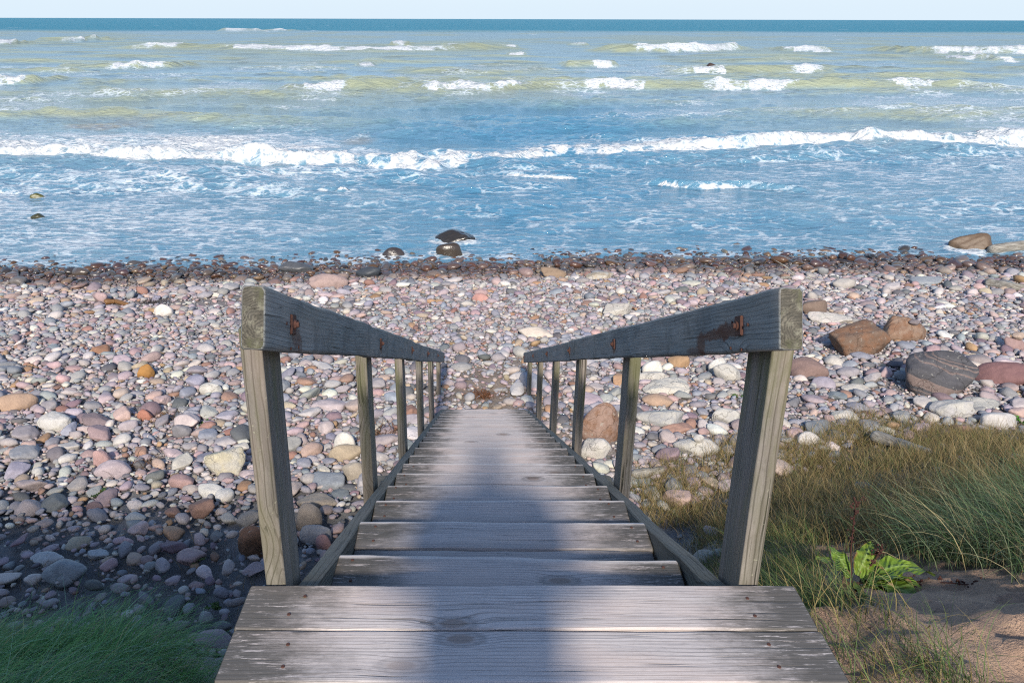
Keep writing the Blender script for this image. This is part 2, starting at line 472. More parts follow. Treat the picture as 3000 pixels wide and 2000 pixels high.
def mat_dock():
    m = N('dock_leaf')
    oc = m.coord('Object')
    c = m.attr('col')
    n = m.noise(oc, 26, 5, .65)
    c = m.mix(m.ss(n, .5, .7, 0, .6), c, (.03, .10, .02))
    n2 = m.noise(oc, 60, 4, .7)
    c = m.mix(m.ss(n2, .60, .68, 0, .75), c, (.11, .055, .02))
    b = m.n('ShaderNodeBsdfPrincipled'); m.put(b.inputs['Base Color'], c); m.put(b.inputs['Roughness'], .58)
    m.put(b.inputs['Normal'], m.bump(m.attr('vein', 'Fac'), .9, .006, m.bump(n, .4, .004)))
    t = m.n('ShaderNodeBsdfTranslucent'); m.put(t.inputs[0], c)
    mx = m.n('ShaderNodeMixShader'); m.put(mx.inputs[0], .22)
    m.t.links.new(b.outputs[0], mx.inputs[1]); m.t.links.new(t.outputs[0], mx.inputs[2])
    m.t.links.new(mx.outputs[0], m.out.inputs['Surface'])
    return m.m
M['dock'] = mat_dock()

def mat_drift():
    m = N('bleached_driftwood')
    oc = m.coord('Object')
    g = m.noise(m.scl(oc, (3, 45, 45)), 1, 5, .65)
    g2 = m.noise(oc, 7, 4)
    c = m.mix(m.ss(g, .3, .7), (.10, .09, .075), (.36, .34, .30))
    c = m.mix(m.ss(g2, .5, .7, 0, .5), c, (.12, .10, .07))
    return m.bsdf(c, .85, m.bump(g, .8, .012))
M['drift'] = mat_drift()

def mat_plain(name, col, rough=.7, ns=40, var=.3):
    m = N(name)
    n = m.noise(m.coord('Object'), ns, 4)
    return m.bsdf(m.mix(n, [c * (1 - var) for c in col], [c * (1 + var) for c in col]), rough, m.bump(n, .3, .003))

# ================================================================== GROUND
def axis(segs):
    out = []
    for a, b, d in segs:
        out.append(np.arange(a, b, d))
    return np.concatenate(out + [[segs[-1][1]]])
gx = axis([(-70, -14, 2.), (-14, -6.5, .14), (-6.5, 7.5, .045), (7.5, 16, .14), (16, 70, 2.)])
gy = axis([(-60, -8, 2.), (-8, 0.2, .12), (.2, 8, .04), (8, 20, .08), (20, 60, 1.)])
GX, GY = np.meshgrid(gx, gy)
GZ = ground(GX, GY)
nearm = (np.abs(GX) < 14) & (GY > 0) & (GY < 12)
sandy = sst(.6, .9, GX) * sst(4.6, 3.6, GY - .3 * GX)
GZ = GZ + nearm * ((fbm(GX * 9, GY * 9, 44, 3) - .5) * .035 + sandy * (np.abs(fbm(GX * 4, GY * 6, 47, 4) - .5) * -.26 + (fbm(GX * 22, GY * 22, 46, 2) - .5) * .02))
ny, nx = GX.shape
mudm = sst(-.2, -.6, GX) * sst(7.4, 6.2, GY) * sst(3.6, 4.4, GY)
GZ = GZ + mudm * (.16 * (.5 - np.abs(fbm(GX * 1.7, GY * 2.6, 48, 4) - .5) * 2) - .10 + .05 * (fbm(GX * 7, GY * 9, 49, 3) - .5))
V = np.stack([GX, GY, GZ], -1).reshape(-1, 3)
i, j = np.meshgrid(np.arange(ny - 1), np.arange(nx - 1), indexing='ij')
k = (i * nx + j).ravel()
me = mesh_np('ground', V, np.stack([k, k + 1, k + nx + 1, k + nx], -1))
X, Y = V[:, 0], V[:, 1]
mud = np.array([.175, .175, .178]); grav = np.array([.27, .238, .222]); sand = np.array([.42, .285, .20]); brown = np.array([.30, .24, .19])
tm = sst(7.6, 6.4, Y + .5 * (fbm(X * .8, Y * .8, 21) - .5) * 2)[:, None]
gc = grav * (1 - tm) + mud * tm
ts = (sst(.55, .85, X) * sst(5.0, 3.6, Y - .35 * np.clip(X, 0, 5)))[:, None]
gc = gc * (1 - ts) + sand * ts
tp = (np.exp(-((X - .05) / .75) ** 2) * sst(7.6, 8.6, Y) * sst(11.5, 10.0, Y))[:, None]
gc = gc * (1 - tp) + brown * tp
bk = sst(-1.0, -2.0, Y)[:, None]
gc = gc * (1 - bk) + sand * .8 * bk
wetl = sst(15.6, 16.8, shore_s(X, Y))
gc = gc * (1 - .55 * wetl[:, None])
gr_ = (sst(1.9, 2.5, X) * sst(3.0, 3.6, Y + .2 * (X - 2)) * sst(.2, -.3, Y - np.interp(X, [.7, 2.0, 3.0, 4.1, 4.7, 5.6, 8], [7.0, 7.2, 7.6, 8.35, 8.1, 7.65, 7.4])))[:, None]
gc = gc * (1 - .8 * gr_) + np.array([.12, .095, .06]) * .8 * gr_
set_col(me, 'gcol', gc)
set_f(me, 'gwet', np.clip(wetl + .75 * tm[:, 0] * (1 - ts[:, 0]) + .3 * tp[:, 0], 0, 1))
tag(link('beach_ground', me, M['ground']), kind='structure')

# ================================================================== SEA
def build_sea():
    h0 = CAM[2] - SEA
    step = .36 / 836.
    ang = np.arange(math.atan(h0 / 14.8), math.atan(h0 / 420.), -step)
    D = h0 / np.tan(ang)
    D = np.concatenate([D, np.geomspace(D[-1] * 1.08, 28000, 46)])
    u = np.linspace(-.95, 1.0, 1500)
    DD, UU = np.meshgrid(D, u, indexing='ij')
    X = UU * (DD + 1.9) + CAM[0]; Y = DD.copy()
    # break up the regular rows
    dy = np.gradient(D)[:, None] * np.ones_like(X)
    depth = np.clip((shore_s(X, Y) - 17.4) * .066, 0, 6)
    Z = np.zeros_like(X)
    r = np.random.default_rng(3)
    # shoaling swell and chop, crests roughly parallel to the shore
    comps = [(15, .14, .10), (10.5, .12, -.12), (7.2, .085, .2), (5.1, .072, -.25), (3.6, .060, .35), (2.6, .050, -.4), (1.9, .040, .5), (1.35, .029, -.3), (1.0, .021, .7), (.72, .015, -.6), (.55, .011, .15), (.42, .008, -.9)]
    wx = 2.2 * (fbm(X * .06, Y * .08, 31, 3) - .5) * np.minimum(1, 60 / (DD + 20))
    wy = 5.0 * (fbm(X * .05 + 9, Y * .07, 35, 3) - .5)
    for lam, A, th in comps:
        for q in range(2):
            t2 = th + (r.random() - .5) * .5
            kx, ky = math.sin(t2) * 2 * PI / lam, math.cos(t2) * 2 * PI / lam
            ph = kx * (X + wx) + ky * (Y + wy * min(1, lam / 3)) + r.random() * 7
            w = ((np.sin(ph) + 1) * .5) ** 1.7 * 2 - .8
            mod = .35 + 1.3 * vn(X / (lam * 1.6) + q * 7, Y / (lam * 1.1) + lam, int(lam * 100) + q)
            Z += A * .62 * w * mod * sst(2.2, 4.2, lam / dy)
    Z *= np.clip(.20 + depth / .9, .2, 1.0) * (1 + .25 * sst(45, 90, DD))
    Z += np.exp(-depth / .22) * .13 * (fbm(X * .5, Y * .2, 33, 3) - .42)
    foam = np.zeros_like(X)
    # swash: wide lace
    sw = sst(16.8, 18.2, shore_s(X, Y))
    lefty = sst(2.0, -9.0, X)
    righty = sst(5.0, 13.0, X)
    base = .45 + .19 * lefty + .11 * righty
    base = base + .14 * (fbm(X * .5, Y * .5, 52, 3) - .5) * 2
    foam = np.maximum(foam, base * sst(33.5, 29, DD - .18 * X) * sw)
    edge = np.exp(-np.abs(shore_s(X, Y) - 17.9 - .6 * (fbm(X * .9, Y * .4, 57, 3) - .5)) / .8)
    foam = np.maximum(foam, .66 * edge)
    # mid sea old foam patches
    pt = fbm(X * .11, Y * .075, 61, 4)
    foam = np.maximum(foam, (.20 + .38 * sst(.50, .66, pt)) * sst(33, 38, DD) * sst(170, 70, DD))

    def breaker(pts, h, w, trail=0., trail_f=.55, foam_on=None, amp=1., back=2.0, nz=.5, face=.55, seed=0):
        nonlocal Z, foam
        W = np.array([at(px * 1.27551, py * 1.27551)[:2] for px, py in pts])
        x0, x1 = W[0, 0], W[-1, 0]
        yb = np.interp(X, W[:, 0], W[:, 1])
        sc = W[:, 1].mean() / 32.
        yb = yb + nz * (fbm(X * .45 / sc, X * 0 + seed * 3.1, 70 + seed, 4) - .5) * 2 + nz * .35 * (fbm(X * 2.6 / sc, Y * 1.1 / sc, 80 + seed, 3) - .5)
        t = Y - yb
        L = max(.6, .12 * (x1 - x0))
        near = sst(x0 - L, x0 + L * .6, X) * sst(x1 + L, x1 - L * .6, X)
        hv = (.62 + .76 * fbm(X * .35 / sc, X * 0, 90 + seed, 3)) * (1 - (.45 * np.exp(-((X - 1.0) / 5.) ** 2) if seed < 3 else 0))
        if seed < 3: amp = 1.04 - .22 * np.exp(-((X - 0.5) / 5.) ** 2)
        prof = sst(-.05, face, t) * np.exp(-np.clip(t - face, 0, None) / back)
        Z = np.maximum(Z, Z * .5) * (1 - .0 * near) + near * h * hv * prof
        if foam_on is None: foam_on = [(pts[0][0], pts[-1][0])]
        for a, b in foam_on:
            xa = np.interp(a, [p[0] for p in pts], W[:, 0]); xb = np.interp(b, [p[0] for p in pts], W[:, 0])
            rs = np.random.default_rng(seed * 7 + int(a) % 97)
            la = max(.4, rs.uniform(.12, .55) * (xb - xa)) if seed > 2 else .8
            lb_ = max(.4, rs.uniform(.12, .55) * (xb - xa)) if seed > 2 else .8
            en = sst(xa - .6 - la * .2, xa + la, X) * sst(xb + .6 + lb_ * .2, xb - lb_, X)
            rag = .75 + .9 * fbm(X * 1.1 / sc, Y * .6 / sc, 99 + seed, 3)
            ww = w * rag * (.35 + .65 * en)
            lo_ = (face * (.05 + .95 * sst(.35, .75, fbm(X * 1.7 / sc, Y * .25 / sc, 60 + seed, 3)) * (1 - .5 * en) + .35 * (1 - en)) if w > 1.5 else 0.) - .15 * min(w, 1.5)
            ww = np.maximum(ww, lo_ + .3 * w)
            core = sst(lo_ - .12 * w, lo_ + .1 * w, t) * (1 - sst(ww * .35, ww * 1.7, t)) * sst(.0, .8, en) * (.66 + .46 * sst(.3, .6, fbm(X * 2.3 / sc, Y * 1.2 / sc, 62 + seed, 3)))
            foam = np.maximum(foam, amp * core)
            ap = sst(-1.6 * w, -.1 * w, t) * (1 - sst(0, .3 * w, t)) * en
            foam = np.maximum(foam, .44 * ap)
            if trail:
                tr = sst(0, .4, t) * np.exp(-np.clip(t - w, 0, None) / trail) * en
                foam = np.maximum(foam, trail_f * tr)
    # the long near breaker, two sections
    breaker([(-260, 372), (0, 382), (350, 388), (700, 392), (1000, 389), (1120, 379), (1240, 362), (1312, 352)], .40, 2.0, 3.4, .66, seed=1, nz=.55, amp=1.02, back=5.0)
    breaker([(1318, 357), (1500, 357), (1700, 349), (1850, 340), (2050, 335), (2352, 333), (2600, 331)], .42, 2.0, 3.0, .60, seed=2, nz=.55, amp=1.02, back=5.0)
    # extra white behind the left part
    lw = sst(-1.5, -8.0, X - .0) * sst(30, 32, Y) * sst(43.5, 35.5, Y)
    foam = np.maximum(foam, (.70 + .26 * sst(.32, .6, fbm(X * .35, Y * .5, 160, 3))) * lw)
    # two small wavelets inside the swash
    breaker([(1155, 402), (1240, 408), (1340, 411)], .15, .13, .3, .36, seed=3, nz=.1, back=.9, face=.3)
    breaker([(1500, 424), (1600, 432), (1700, 428), (1850, 440)], .20, .13, .3, .36, foam_on=[(1515, 1700)], seed=4, nz=.1, back=1.0, face=.3)
    breaker([(740, 449), (770, 450), (815, 447)], .10, .12, .2, .4, seed=12, nz=.05, back=.5, face=.2)
    # second line
    breaker([(640, 215), (700, 216), (800, 212), (900, 209)], .62, 3.0, 5, .42, foam_on=[(672, 785)], seed=5, nz=1.0, back=3.5, face=1.6)
    breaker([(900, 211), (1000, 214), (1150, 213), (1255, 208), (1400, 208), (1520, 208), (1700, 206), (1880, 205), (2050, 203), (2170, 200), (2300, 204)], .68, 3.2, 5, .38, foam_on=[(940, 1255), (1312, 1522), (1612, 1885), (2040, 2170)], seed=6, nz=1.1, back=3.8, face=1.8)
    breaker([(-120, 204), (0, 204), (60, 203)], .6, 3.0, 4, .4, foam_on=[(-120, 36)], seed=7, nz=.8, back=3, face=1.6)
    # patches further out
    breaker([(120, 165), (260, 167), (400, 163)], .72, 4.2, 6, .38, foam_on=[(212, 376)], seed=8, nz=1.2, back=4.5, face=2.2)
    breaker([(1560, 171), (1640, 171), (1800, 168), (1910, 165)], .72, 3., 5, .35, foam_on=[(1600, 1665), (1800, 1908)], seed=9, nz=1., back=4.5, face=2.2)
    breaker([(1300, 157), (1370, 156), (1420, 155)], .65, 2.6, 4, .3, foam_on=[(1350, 1408)], seed=10, nz=.8, back=4.5, face=2.2)
    breaker([(280, 120), (420, 118), (700, 121), (900, 122), (1135, 117)], .95, 7, 8, .4, foam_on=[(285, 408), (420, 1135)], seed=11, nz=2., back=6, face=4)
    breaker([(890, 108), (935, 108)], .8, 7, 4, .3, seed=13, nz=1, back=6, face=4)
    breaker([(1380, 121), (1500, 122), (1640, 118), (1712, 112)], 1.0, 8.5, 8, .4, seed=14, nz=2., back=7, face=4)
    breaker([(1805, 116), (1925, 117)], .8, 6, 6, .35, seed=15, nz=1.5, back=6, face=4)
    breaker([(2040, 117), (2150, 120), (2360, 119), (2500, 118)], 1.0, 8, 8, .4, seed=16, nz=2., back=7, face=4)
    breaker([(-80, 110), (0, 110), (30, 109)], 1.0, 8, 6, .4, seed=17, nz=2, back=7, face=4)
    breaker([(60, 102), (150, 102), (240, 99)], .9, 5, 5, .3, foam_on=[(110, 232)], seed=18, nz=2., back=7, face=4)
    breaker([(488, 77), (560, 77), (660, 75)], 1.3, 15, 10, .4, seed=19, nz=4., back=14, face=9)
    breaker([(2180, 132), (2290, 135)], .5, 4, 4, .3, seed=20, nz=1.5, back=6, face=3)
    for (px, py) in ((1165, 111), (1185, 129), (830, 158), (1030, 108), (1330, 106), (2330, 138), (820, 70), (1215, 79)):
        breaker([(px - 22, py), (px + 22, py)], .5, 3.0 * (at(px * 1.27551, py * 1.27551)[1] / 130), 3, .25, seed=30 + px % 37, nz=.5, back=6, face=3)
    for xa, xb, yb_ in ((1268, 1390, 712), (1274, 1355, 752), (1112, 1184, 753), (2792, 2929, 731), (83, 124, 587), (85, 124, 648), (2050, 2110, 217)):
        c0 = at((xa + xb) / 2, yb_ - 2); ra = (xb - xa) / 2 / F * (c0[1] + 1.9)
        rr = np.sqrt(((X - c0[0]) / ra) ** 2 + ((Y - c0[1] - .3 * ra) / (.9 * ra)) ** 2)
        foam = np.maximum(foam, .78 * sst(1.9, 1.05, rr + 1.1 * (fbm(X * 2.2 / ra * .5, Y * 1.2 / ra * .5, 170, 3) - .5)))
    # foam turbulence
    fm = sst(.6, .95, foam) * sst(90, 30, DD)
    Z += fm * (.24 * (fbm(X * 2.1, Y * 2.1, 110, 4, .62) - .42))
    fm2 = sst(.55, .95, foam) * sst(45, 60, DD) * sst(260, 150, DD)
    Z += fm2 * .5 * (fbm(X * .8, Y * .5, 112, 4, .6) - .45)
    Z[DD > 1200] = 0
    Z *= sst(1500, 500, DD)
    # water colour: turbid inshore, clear deep teal far out, blue down the middle and close to the shore
    wob = fbm(X * .012, Y * .02, 120, 3) - .5
    deep = sst(330, 430, DD + 60 * wob)
    teal = np.array([.0, .15, .225]); turbid = np.array([.20, .295, .34]); olive = np.array([.30, .33, .225]); blue = np.array([.055, .20, .325]); brown = np.array([.26, .22, .17])
    c = turbid[None, None] * np.ones(X.shape + (1,))
    slope = np.gradient(Z, axis=0) / dy
    crest = sst(.02, .34, Z) * sst(36, 44, DD)  # crests turn olive: light through thin water put into the colour
    c = c + (olive - c) * (np.clip(crest * 1.05, 0, .95))[..., None]
    ol = sst(.50, .64, fbm(X * .07, Y * .035, 130, 3)) * sst(36, 50, DD) * .5
    c = c + (olive * .85 - c) * ol[..., None]
    bl = np.exp(-((X - (2.5 + (DD - 30) * .02)) / (8.5 + .06 * DD)) ** 2) * sst(62, 44, DD)
    bl = np.maximum(bl, .72 * sst(34, 29, DD - .15 * X)) * (.8 + .4 * fbm(X * .3, Y * .25, 140, 3))
    c = c + (blue - c) * (.88 * np.clip(bl, 0, 1))[..., None]
    br = sst(33, 36, DD) * sst(46, 40, DD) * sst(.5, .62, fbm(X * .22, Y * .22, 150, 3)) * .7 * sst(2, -6, X)
    c = c + (brown - c) * br[..., None]
    c = c + (teal - c) * deep[..., None]
    Z = Z + SEA
    nyy, nxx = X.shape
    V = np.stack([X, Y, Z], -1).reshape(-1, 3)
    i, j = np.meshgrid(np.arange(nyy - 1), np.arange(nxx - 1), indexing='ij')
    k = (i * nxx + j).ravel()
    me = mesh_np('sea', V, np.stack([k, k + 1, k + nxx + 1, k + nxx], -1))
    set_col(me, 'wcol', c.reshape(-1, 3))
    set_f(me, 'foam', np.clip(foam, 0, 1))
    set_f(me, 'far', np.clip(np.log(np.maximum(DD, 40) / 40) / math.log(400 / 40.), 0, 1))
    tag(link('sea_water', me, M['sea']), kind='structure')
build_sea()

# ================================================================== STAIRCASE
def plank_mesh(name, L, W, T, seed, seg=28, bev=.006, wear=.0035, warp=.004, topdir=1):
    """board along local X; W along Y, T along Z; worn edges."""
    r = np.random.default_rng(seed)
    n = 4
    prof = []
    for cy, cz, a0 in ((W / 2 - bev, T / 2 - bev, 0), (-W / 2 + bev, T / 2 - bev, 90), (-W / 2 + bev, -T / 2 + bev, 180), (W / 2 - bev, -T / 2 + bev, 270)):
        for q in range(n):
            a = math.radians(a0 + 90 * q / (n - 1))
            prof.append((cy + bev * math.cos(a), cz + bev * math.sin(a)))
        # a point in the middle of the following side keeps large faces from shading oddly
    prof = np.array(prof); m = len(prof)
    xs = np.linspace(-L / 2, L / 2, seg)
    e = bev * .8
    xs = np.concatenate([[-L / 2], [-L / 2 + e], xs[1:-1], [L / 2 - e], [L / 2]])
    ns = len(xs)
    V = np.zeros((ns, m, 3))
    off = r.random(4) * 50
    for a, x in enumerate(xs):
        sc = 1 - (.05 if a in (0, ns - 1) else 0)
        sh = (bev * .5 if a in (0, ns - 1) else 0)
        p = prof.copy()
        wy = (fbm(np.array([x * 3.1]) + off[0], np.array([0.]), seed, 4)[0] - .5) * 2 * warp
        for q in range(m):
            jx = (fbm(np.array([x * 6. + off[1]]), np.array([q * .9 + off[2]]), seed + 3, 4)[0] - .5) * 2 * wear
            V[a, q] = (x, p[q, 0] - math.copysign(sh, p[q, 0]) + jx + wy * .6, p[q, 1] - math.copysign(sh, p[q, 1]) + wy + jx * .35)
    i, j = np.meshgrid(np.arange(ns - 1), np.arange(m), indexing='ij')
    q = np.stack([i * m + j, (i + 1) * m + j, (i + 1) * m + (j + 1) % m, i * m + (j + 1) % m], -1).reshape(-1, 4)
    VV = V.reshape(-1, 3)
    caps = [np.arange(m)[None], (np.arange(m)[::-1] + (ns - 1) * m)[None]]
    me = mesh_np(name, VV, [q] + caps, True)
    # flat shade the caps and big faces via sharp angle
    fl = np.ones(len(me.polygons), bool); fl[-2:] = False
    me.polygons.foreach_set('use_smooth', fl)
    set_f(me, 'endd', np.minimum(VV[:, 0] + L / 2, L / 2 - VV[:, 0]))
    set_f(me, 'topd', (L / 2 - VV[:, 0]) if topdir > 0 else (VV[:, 0] + L / 2))
    return me

stairs = bpy.data.objects.new('wooden_staircase', None); COL.objects.link(stairs)
stairs.location = (0, 1.576, 0)
tag(stairs, 'weathered grey wooden staircase with two handrails leading down to the stony beach', 'staircase')
INV = Matrix.Translation((0, -1.576, 0))

def part(name, me, mat, mw, parent=None):
    o = link(name, me, mat)
    o.parent = parent or stairs
    if parent is None:
        o.matrix_basis = INV @ mw
    else:
        o.matrix_basis = (INV.inverted() @ parent.matrix_basis).inverted() @ mw
    if not name in ('bolt', 'nail_head'):
        wn = o.modifiers.new('WeightedNormal', 'WEIGHTED_NORMAL'); wn.weight = 100
    return o

Y0, G_, R_ = 1.576, .36, .15
SL = R_ / G_
ANG = math.atan(SL)
def basis_x(loc, rz=0., ry=0.):      # board lying flat across the stairs (length along world X)
    return Matrix.Translation(loc) @ Matrix.Rotation(rz, 4, 'Z') @ Matrix.Rotation(ry, 4, 'Y')
for kk in range(13):
    yc = Y0 - kk * .1535 - .0725
    jit = (random.random() - .5)
    o = part('platform_board', plank_mesh('platform_board', 1.236, .146, .045, 100 + kk, seg=60, bev=.005, wear=.002, warp=.002), M['deck'],
             basis_x((.003 + (.012 * jit if kk else 0), yc, -.0225 + .002 * jit), .0018 * jit))
for sx in (-.42, 0, .42):
    part('joist', plank_mesh('joist', 2.1, .13, .045, 140 + int(sx * 10), seg=12), M['stringer'], frame((0, 1, 0), (0, 0, 1), (sx, .46, -.112)))
TX = -.018
for n in range(1, 20):
    far = Y0 + G_ * n
    z = -R_ * n
    jit = (random.random() - .5)
    rz, dy = .004 * jit, .006 * jit
    if n == 1: rz, dy = -.026, -.045
    if n == 2: rz = .001
    V0 = None
    ms = []
    for b in range(2):
        m_ = plank_mesh('tread', .912 - .004 * b + .008 * (random.random() - .5), .145 if not (n == 1 and b == 0) else .15, .043, 200 + n * 2 + b, seg=44, bev=.007, wear=.0042, warp=.003)
        ms.append((m_, -.0725 - b * .155))
    # both boards of one step joined into one mesh
    VV, FF, en, off = [], [], [], 0
    for m_, yo in ms:
        co = np.zeros(len(m_.vertices) * 3, np.float32); m_.vertices.foreach_get('co', co); co = co.reshape(-1, 3)
        co[:, 1] += yo; co[:, 2] += -.0215 + (.0 if yo > -.1 else .0015)
        if yo < -.1: co[:, 0] += .006 * (random.random() - .5)
        VV.append(co)
        ed = np.zeros(len(co), np.float32); m_.attributes['endd'].data.foreach_get('value', ed); en.append(ed)
        FF += [[v + off for v in p.vertices] for p in m_.polygons]; off += len(co)
        bpy.data.meshes.remove(m_)
    me = bpy.data.meshes.new('tread'); me.from_pydata(np.concatenate(VV).tolist(), [], FF); me.update()
    me.polygons.foreach_set('use_smooth', np.array([len(p.vertices) == 4 for p in me.polygons]))
    set_f(me, 'endd', np.concatenate(en)); set_f(me, 'topd', np.concatenate(en))
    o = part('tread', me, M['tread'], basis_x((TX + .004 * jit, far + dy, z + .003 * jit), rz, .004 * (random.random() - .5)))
    if n <= 6:
        for x in (-.41, .405):
            for y in (-.03, -.11):
                bm = bmesh.new()
                bmesh.ops.create_cone(bm, cap_ends=True, segments=9, radius1=.0045, radius2=.0038, depth=.002)
                nm_ = bpy.data.meshes.new('nail_head'); bm.to_mesh(nm_); bm.free(); nm_.materials.append(M['rust'])
                no = bpy.data.objects.new('nail_head', nm_); COL.objects.link(no); no.parent = o
                no.location = (x + .02 * (random.random() - .5), y + .01 * (random.random() - .5), .003)
    if n == 1: o['label'] = 'uppermost tread with its front board skewed'
slope = Vector((0, math.cos(ANG), -math.sin(ANG)))
up = Vector((0, math.sin(ANG), math.cos(ANG)))
def nose(y): return -(y - Y0) * SL
for s, xc in ((-1, -.4985), (1, .4625)):
    y0, y1 = 1.53, 8.62
    L = (y1 - y0) / math.cos(ANG)
    ym = (y0 + y1) / 2
    c = Vector((xc, ym, nose(ym) - .018)) - up * .10
    part('stringer', plank_mesh('stringer', L, .20, .045, 300 + s, seg=60, bev=.005), M['stringer'], frame(slope, up, c))
for yc, zz in ((3.62, -.135), (3.82, -.14)):
    part('crossbeam', plank_mesh('crossbeam', 1.24, .07, .07, 320 + int(yc * 10), seg=12), M['stringer'], basis_x((TX, yc, nose(yc) + zz)))
rail_top = lambda y: .722 - SL * (y - 1.52)
POST_Y = [1.665 + 1.5 * q for q in range(6)]
for s, xc in ((-1, -.5625), (1, .5225)):
    for q, yc in enumerate(POST_Y):
        zt = rail_top(yc) - .03 + (-.02 if q == 0 and s < 0 else -.01)
        zb = float(ground(xc, yc)) - .15
        if q == 0: zb = -1.4
        L = zt - zb
        lean = (-.004 if s < 0 else .006) + (random.random() - .5) * .006
        Mx = frame((lean, (random.random() - .5) * .01, 1), (0, 1, 0), (xc + lean * (zt - .2 - (zt + zb) / 2) * 0, yc, (zt + zb) / 2))
        part('post', plank_mesh('post', L, .145, .046, 400 + q + 10 * s, seg=36, bev=.005, wear=.0018, warp=.002), M['post'], Mx)
    xr = -.5165 if s < 0 else .4765
    for seg_, (ya, yb) in enumerate(((1.475, 4.73), (4.738, 9.32))):
        drop = (.0, .006)[seg_]
        L = (yb - ya) / math.cos(ANG); ym = (ya + yb) / 2
        c = Vector((xr, ym, rail_top(ym) - drop)) - up * .059
        fr = frame(slope, up, c)
        inv = fr.inverted()
        rust = []; bolts = []
        for yc in POST_Y:
            if ya < yc < yb:
                P = Vector((xr, yc, rail_top(yc) - .066))
                bolts.append(P)
                lp = inv @ P
                ez = (fr.to_3x3() @ Vector((0, 0, 1)))
                fz = .0235 * (1 if ez.x * -s > 0 else -1)     # inner face
                big = yc < 2
                if big and s > 0:
                    rust += [(lp.x + .07, lp.y - .006, fz, .12, .022, .9), (lp.x + .19, lp.y - .014, fz, .14, .016, .85), (lp.x + .31, lp.y - .032, fz, .045, .036, .8), (lp.x + .37, lp.y - .048, fz, .10, .012, .55)]
                elif big:
                    rust += [(lp.x + .04, lp.y - .026, fz, .055, .026, .6), (lp.x + .085, lp.y - .048, fz, .028, .034, .5)]
                else:
                    rust += [(lp.x + .02, lp.y - .02, fz, .045, .022, .7)]
        mt = mat_rail('handrail_wood_%s%d' % ('a' if s < 0 else 'b', seg_), rust, algae=.62 if s < 0 else .36)
        ro = part('handrail', plank_mesh('handrail', L, .118, .045, 500 + seg_ + 3 * s, seg=60, bev=.009, wear=.004, warp=.004), mt, fr)
        for P in bolts:
            # rusty square washer with a bolt head and cut bolt end on the inner face
            bm = bmesh.new()
            bmesh.ops.create_cube(bm, size=1, matrix=Matrix.Diagonal((.006, .042, .042, 1)))
            bmesh.ops.bevel(bm, geom=bm.edges[:], offset=.0015, segments=2, affect='EDGES')
            bmesh.ops.create_cone(bm, cap_ends=True, segments=8, radius1=.0115, radius2=.008, depth=.006, matrix=Matrix.Translation((-s * .005, 0, 0)) @ Matrix.Rotation(PI / 2, 4, 'Y'))
            bmesh.ops.create_cone(bm, cap_ends=True, segments=12, radius1=.006, radius2=.006, depth=.006, matrix=Matrix.Translation((-s * .010, 0, 0)) @ Matrix.Rotation(PI / 2, 4, 'Y'))
            me = bpy.data.meshes.new('bolt'); bm.to_mesh(me); bm.free()
            part('bolt', me, M['rust'], Matrix.Translation((P.x - s * .0245, P.y, P.z)) @ Matrix.Rotation(-ANG, 4, 'X'), ro)
            for dyy, dzz in ((-.05, .0), (.05, .01), (-.03, -.055), (.04, -.05)):
                if P.y > 2: break
                bm = bmesh.new()
                bmesh.ops.create_cone(bm, cap_ends=True, segments=8, radius1=.0042, radius2=.003, depth=.003, matrix=Matrix.Rotation(PI / 2, 4, 'Y'))
                me = bpy.data.meshes.new('nail_head'); bm.to_mesh(me); bm.free()
                part('nail_head', me, M['rust'], Matrix.Translation((P.x - s * .0235, P.y + dyy, P.z + dzz - dyy * SL)), ro)

# nail heads on the two visible platform boards are sub-parts of their boards
def board_nails():
    boards = [o for o in stairs.children if o.name.startswith('platform_board')]
    boards.sort(key=lambda o: -o.matrix_basis.translation.y)
    for b in boards[:2]:
        for x in (-.50, .49):
            for y in (-.035, .03):
                bm = bmesh.new()
                bmesh.ops.create_cone(bm, cap_ends=True, segments=10, radius1=.0042, radius2=.0035, depth=.002)
                me = bpy.data.meshes.new('screw_head'); bm.to_mesh(me); bm.free()
                me.materials.append(M['rust'])
                o = bpy.data.objects.new('screw_head', me); COL.objects.link(o); o.parent = b
                o.location = (x + .03 * (random.random() - .5), y + .012 * (random.random() - .5), .0242)
board_nails()

# ================================================================== STONES
def ico(sub):
    bm = bmesh.new(); bmesh.ops.create_icosphere(bm, subdivisions=sub, radius=1)
    v = np.array([x.co[:] for x in bm.verts]); f = np.array([[q.index for q in p.verts] for p in bm.faces]); bm.free()
    return v / np.linalg.norm(v, axis=1)[:, None], f
ICO = {s: ico(s) for s in (1, 2, 3, 4, 5)}

def noise3(P, seed, sc):
    return (fbm(P[:, 0] * sc + 7 * seed, P[:, 1] * sc + P[:, 2] * sc * .7, seed, 4) + fbm(P[:, 1] * sc - seed, P[:, 2] * sc - P[:, 0] * sc * .6, seed + 9, 4)) / 2 - .5

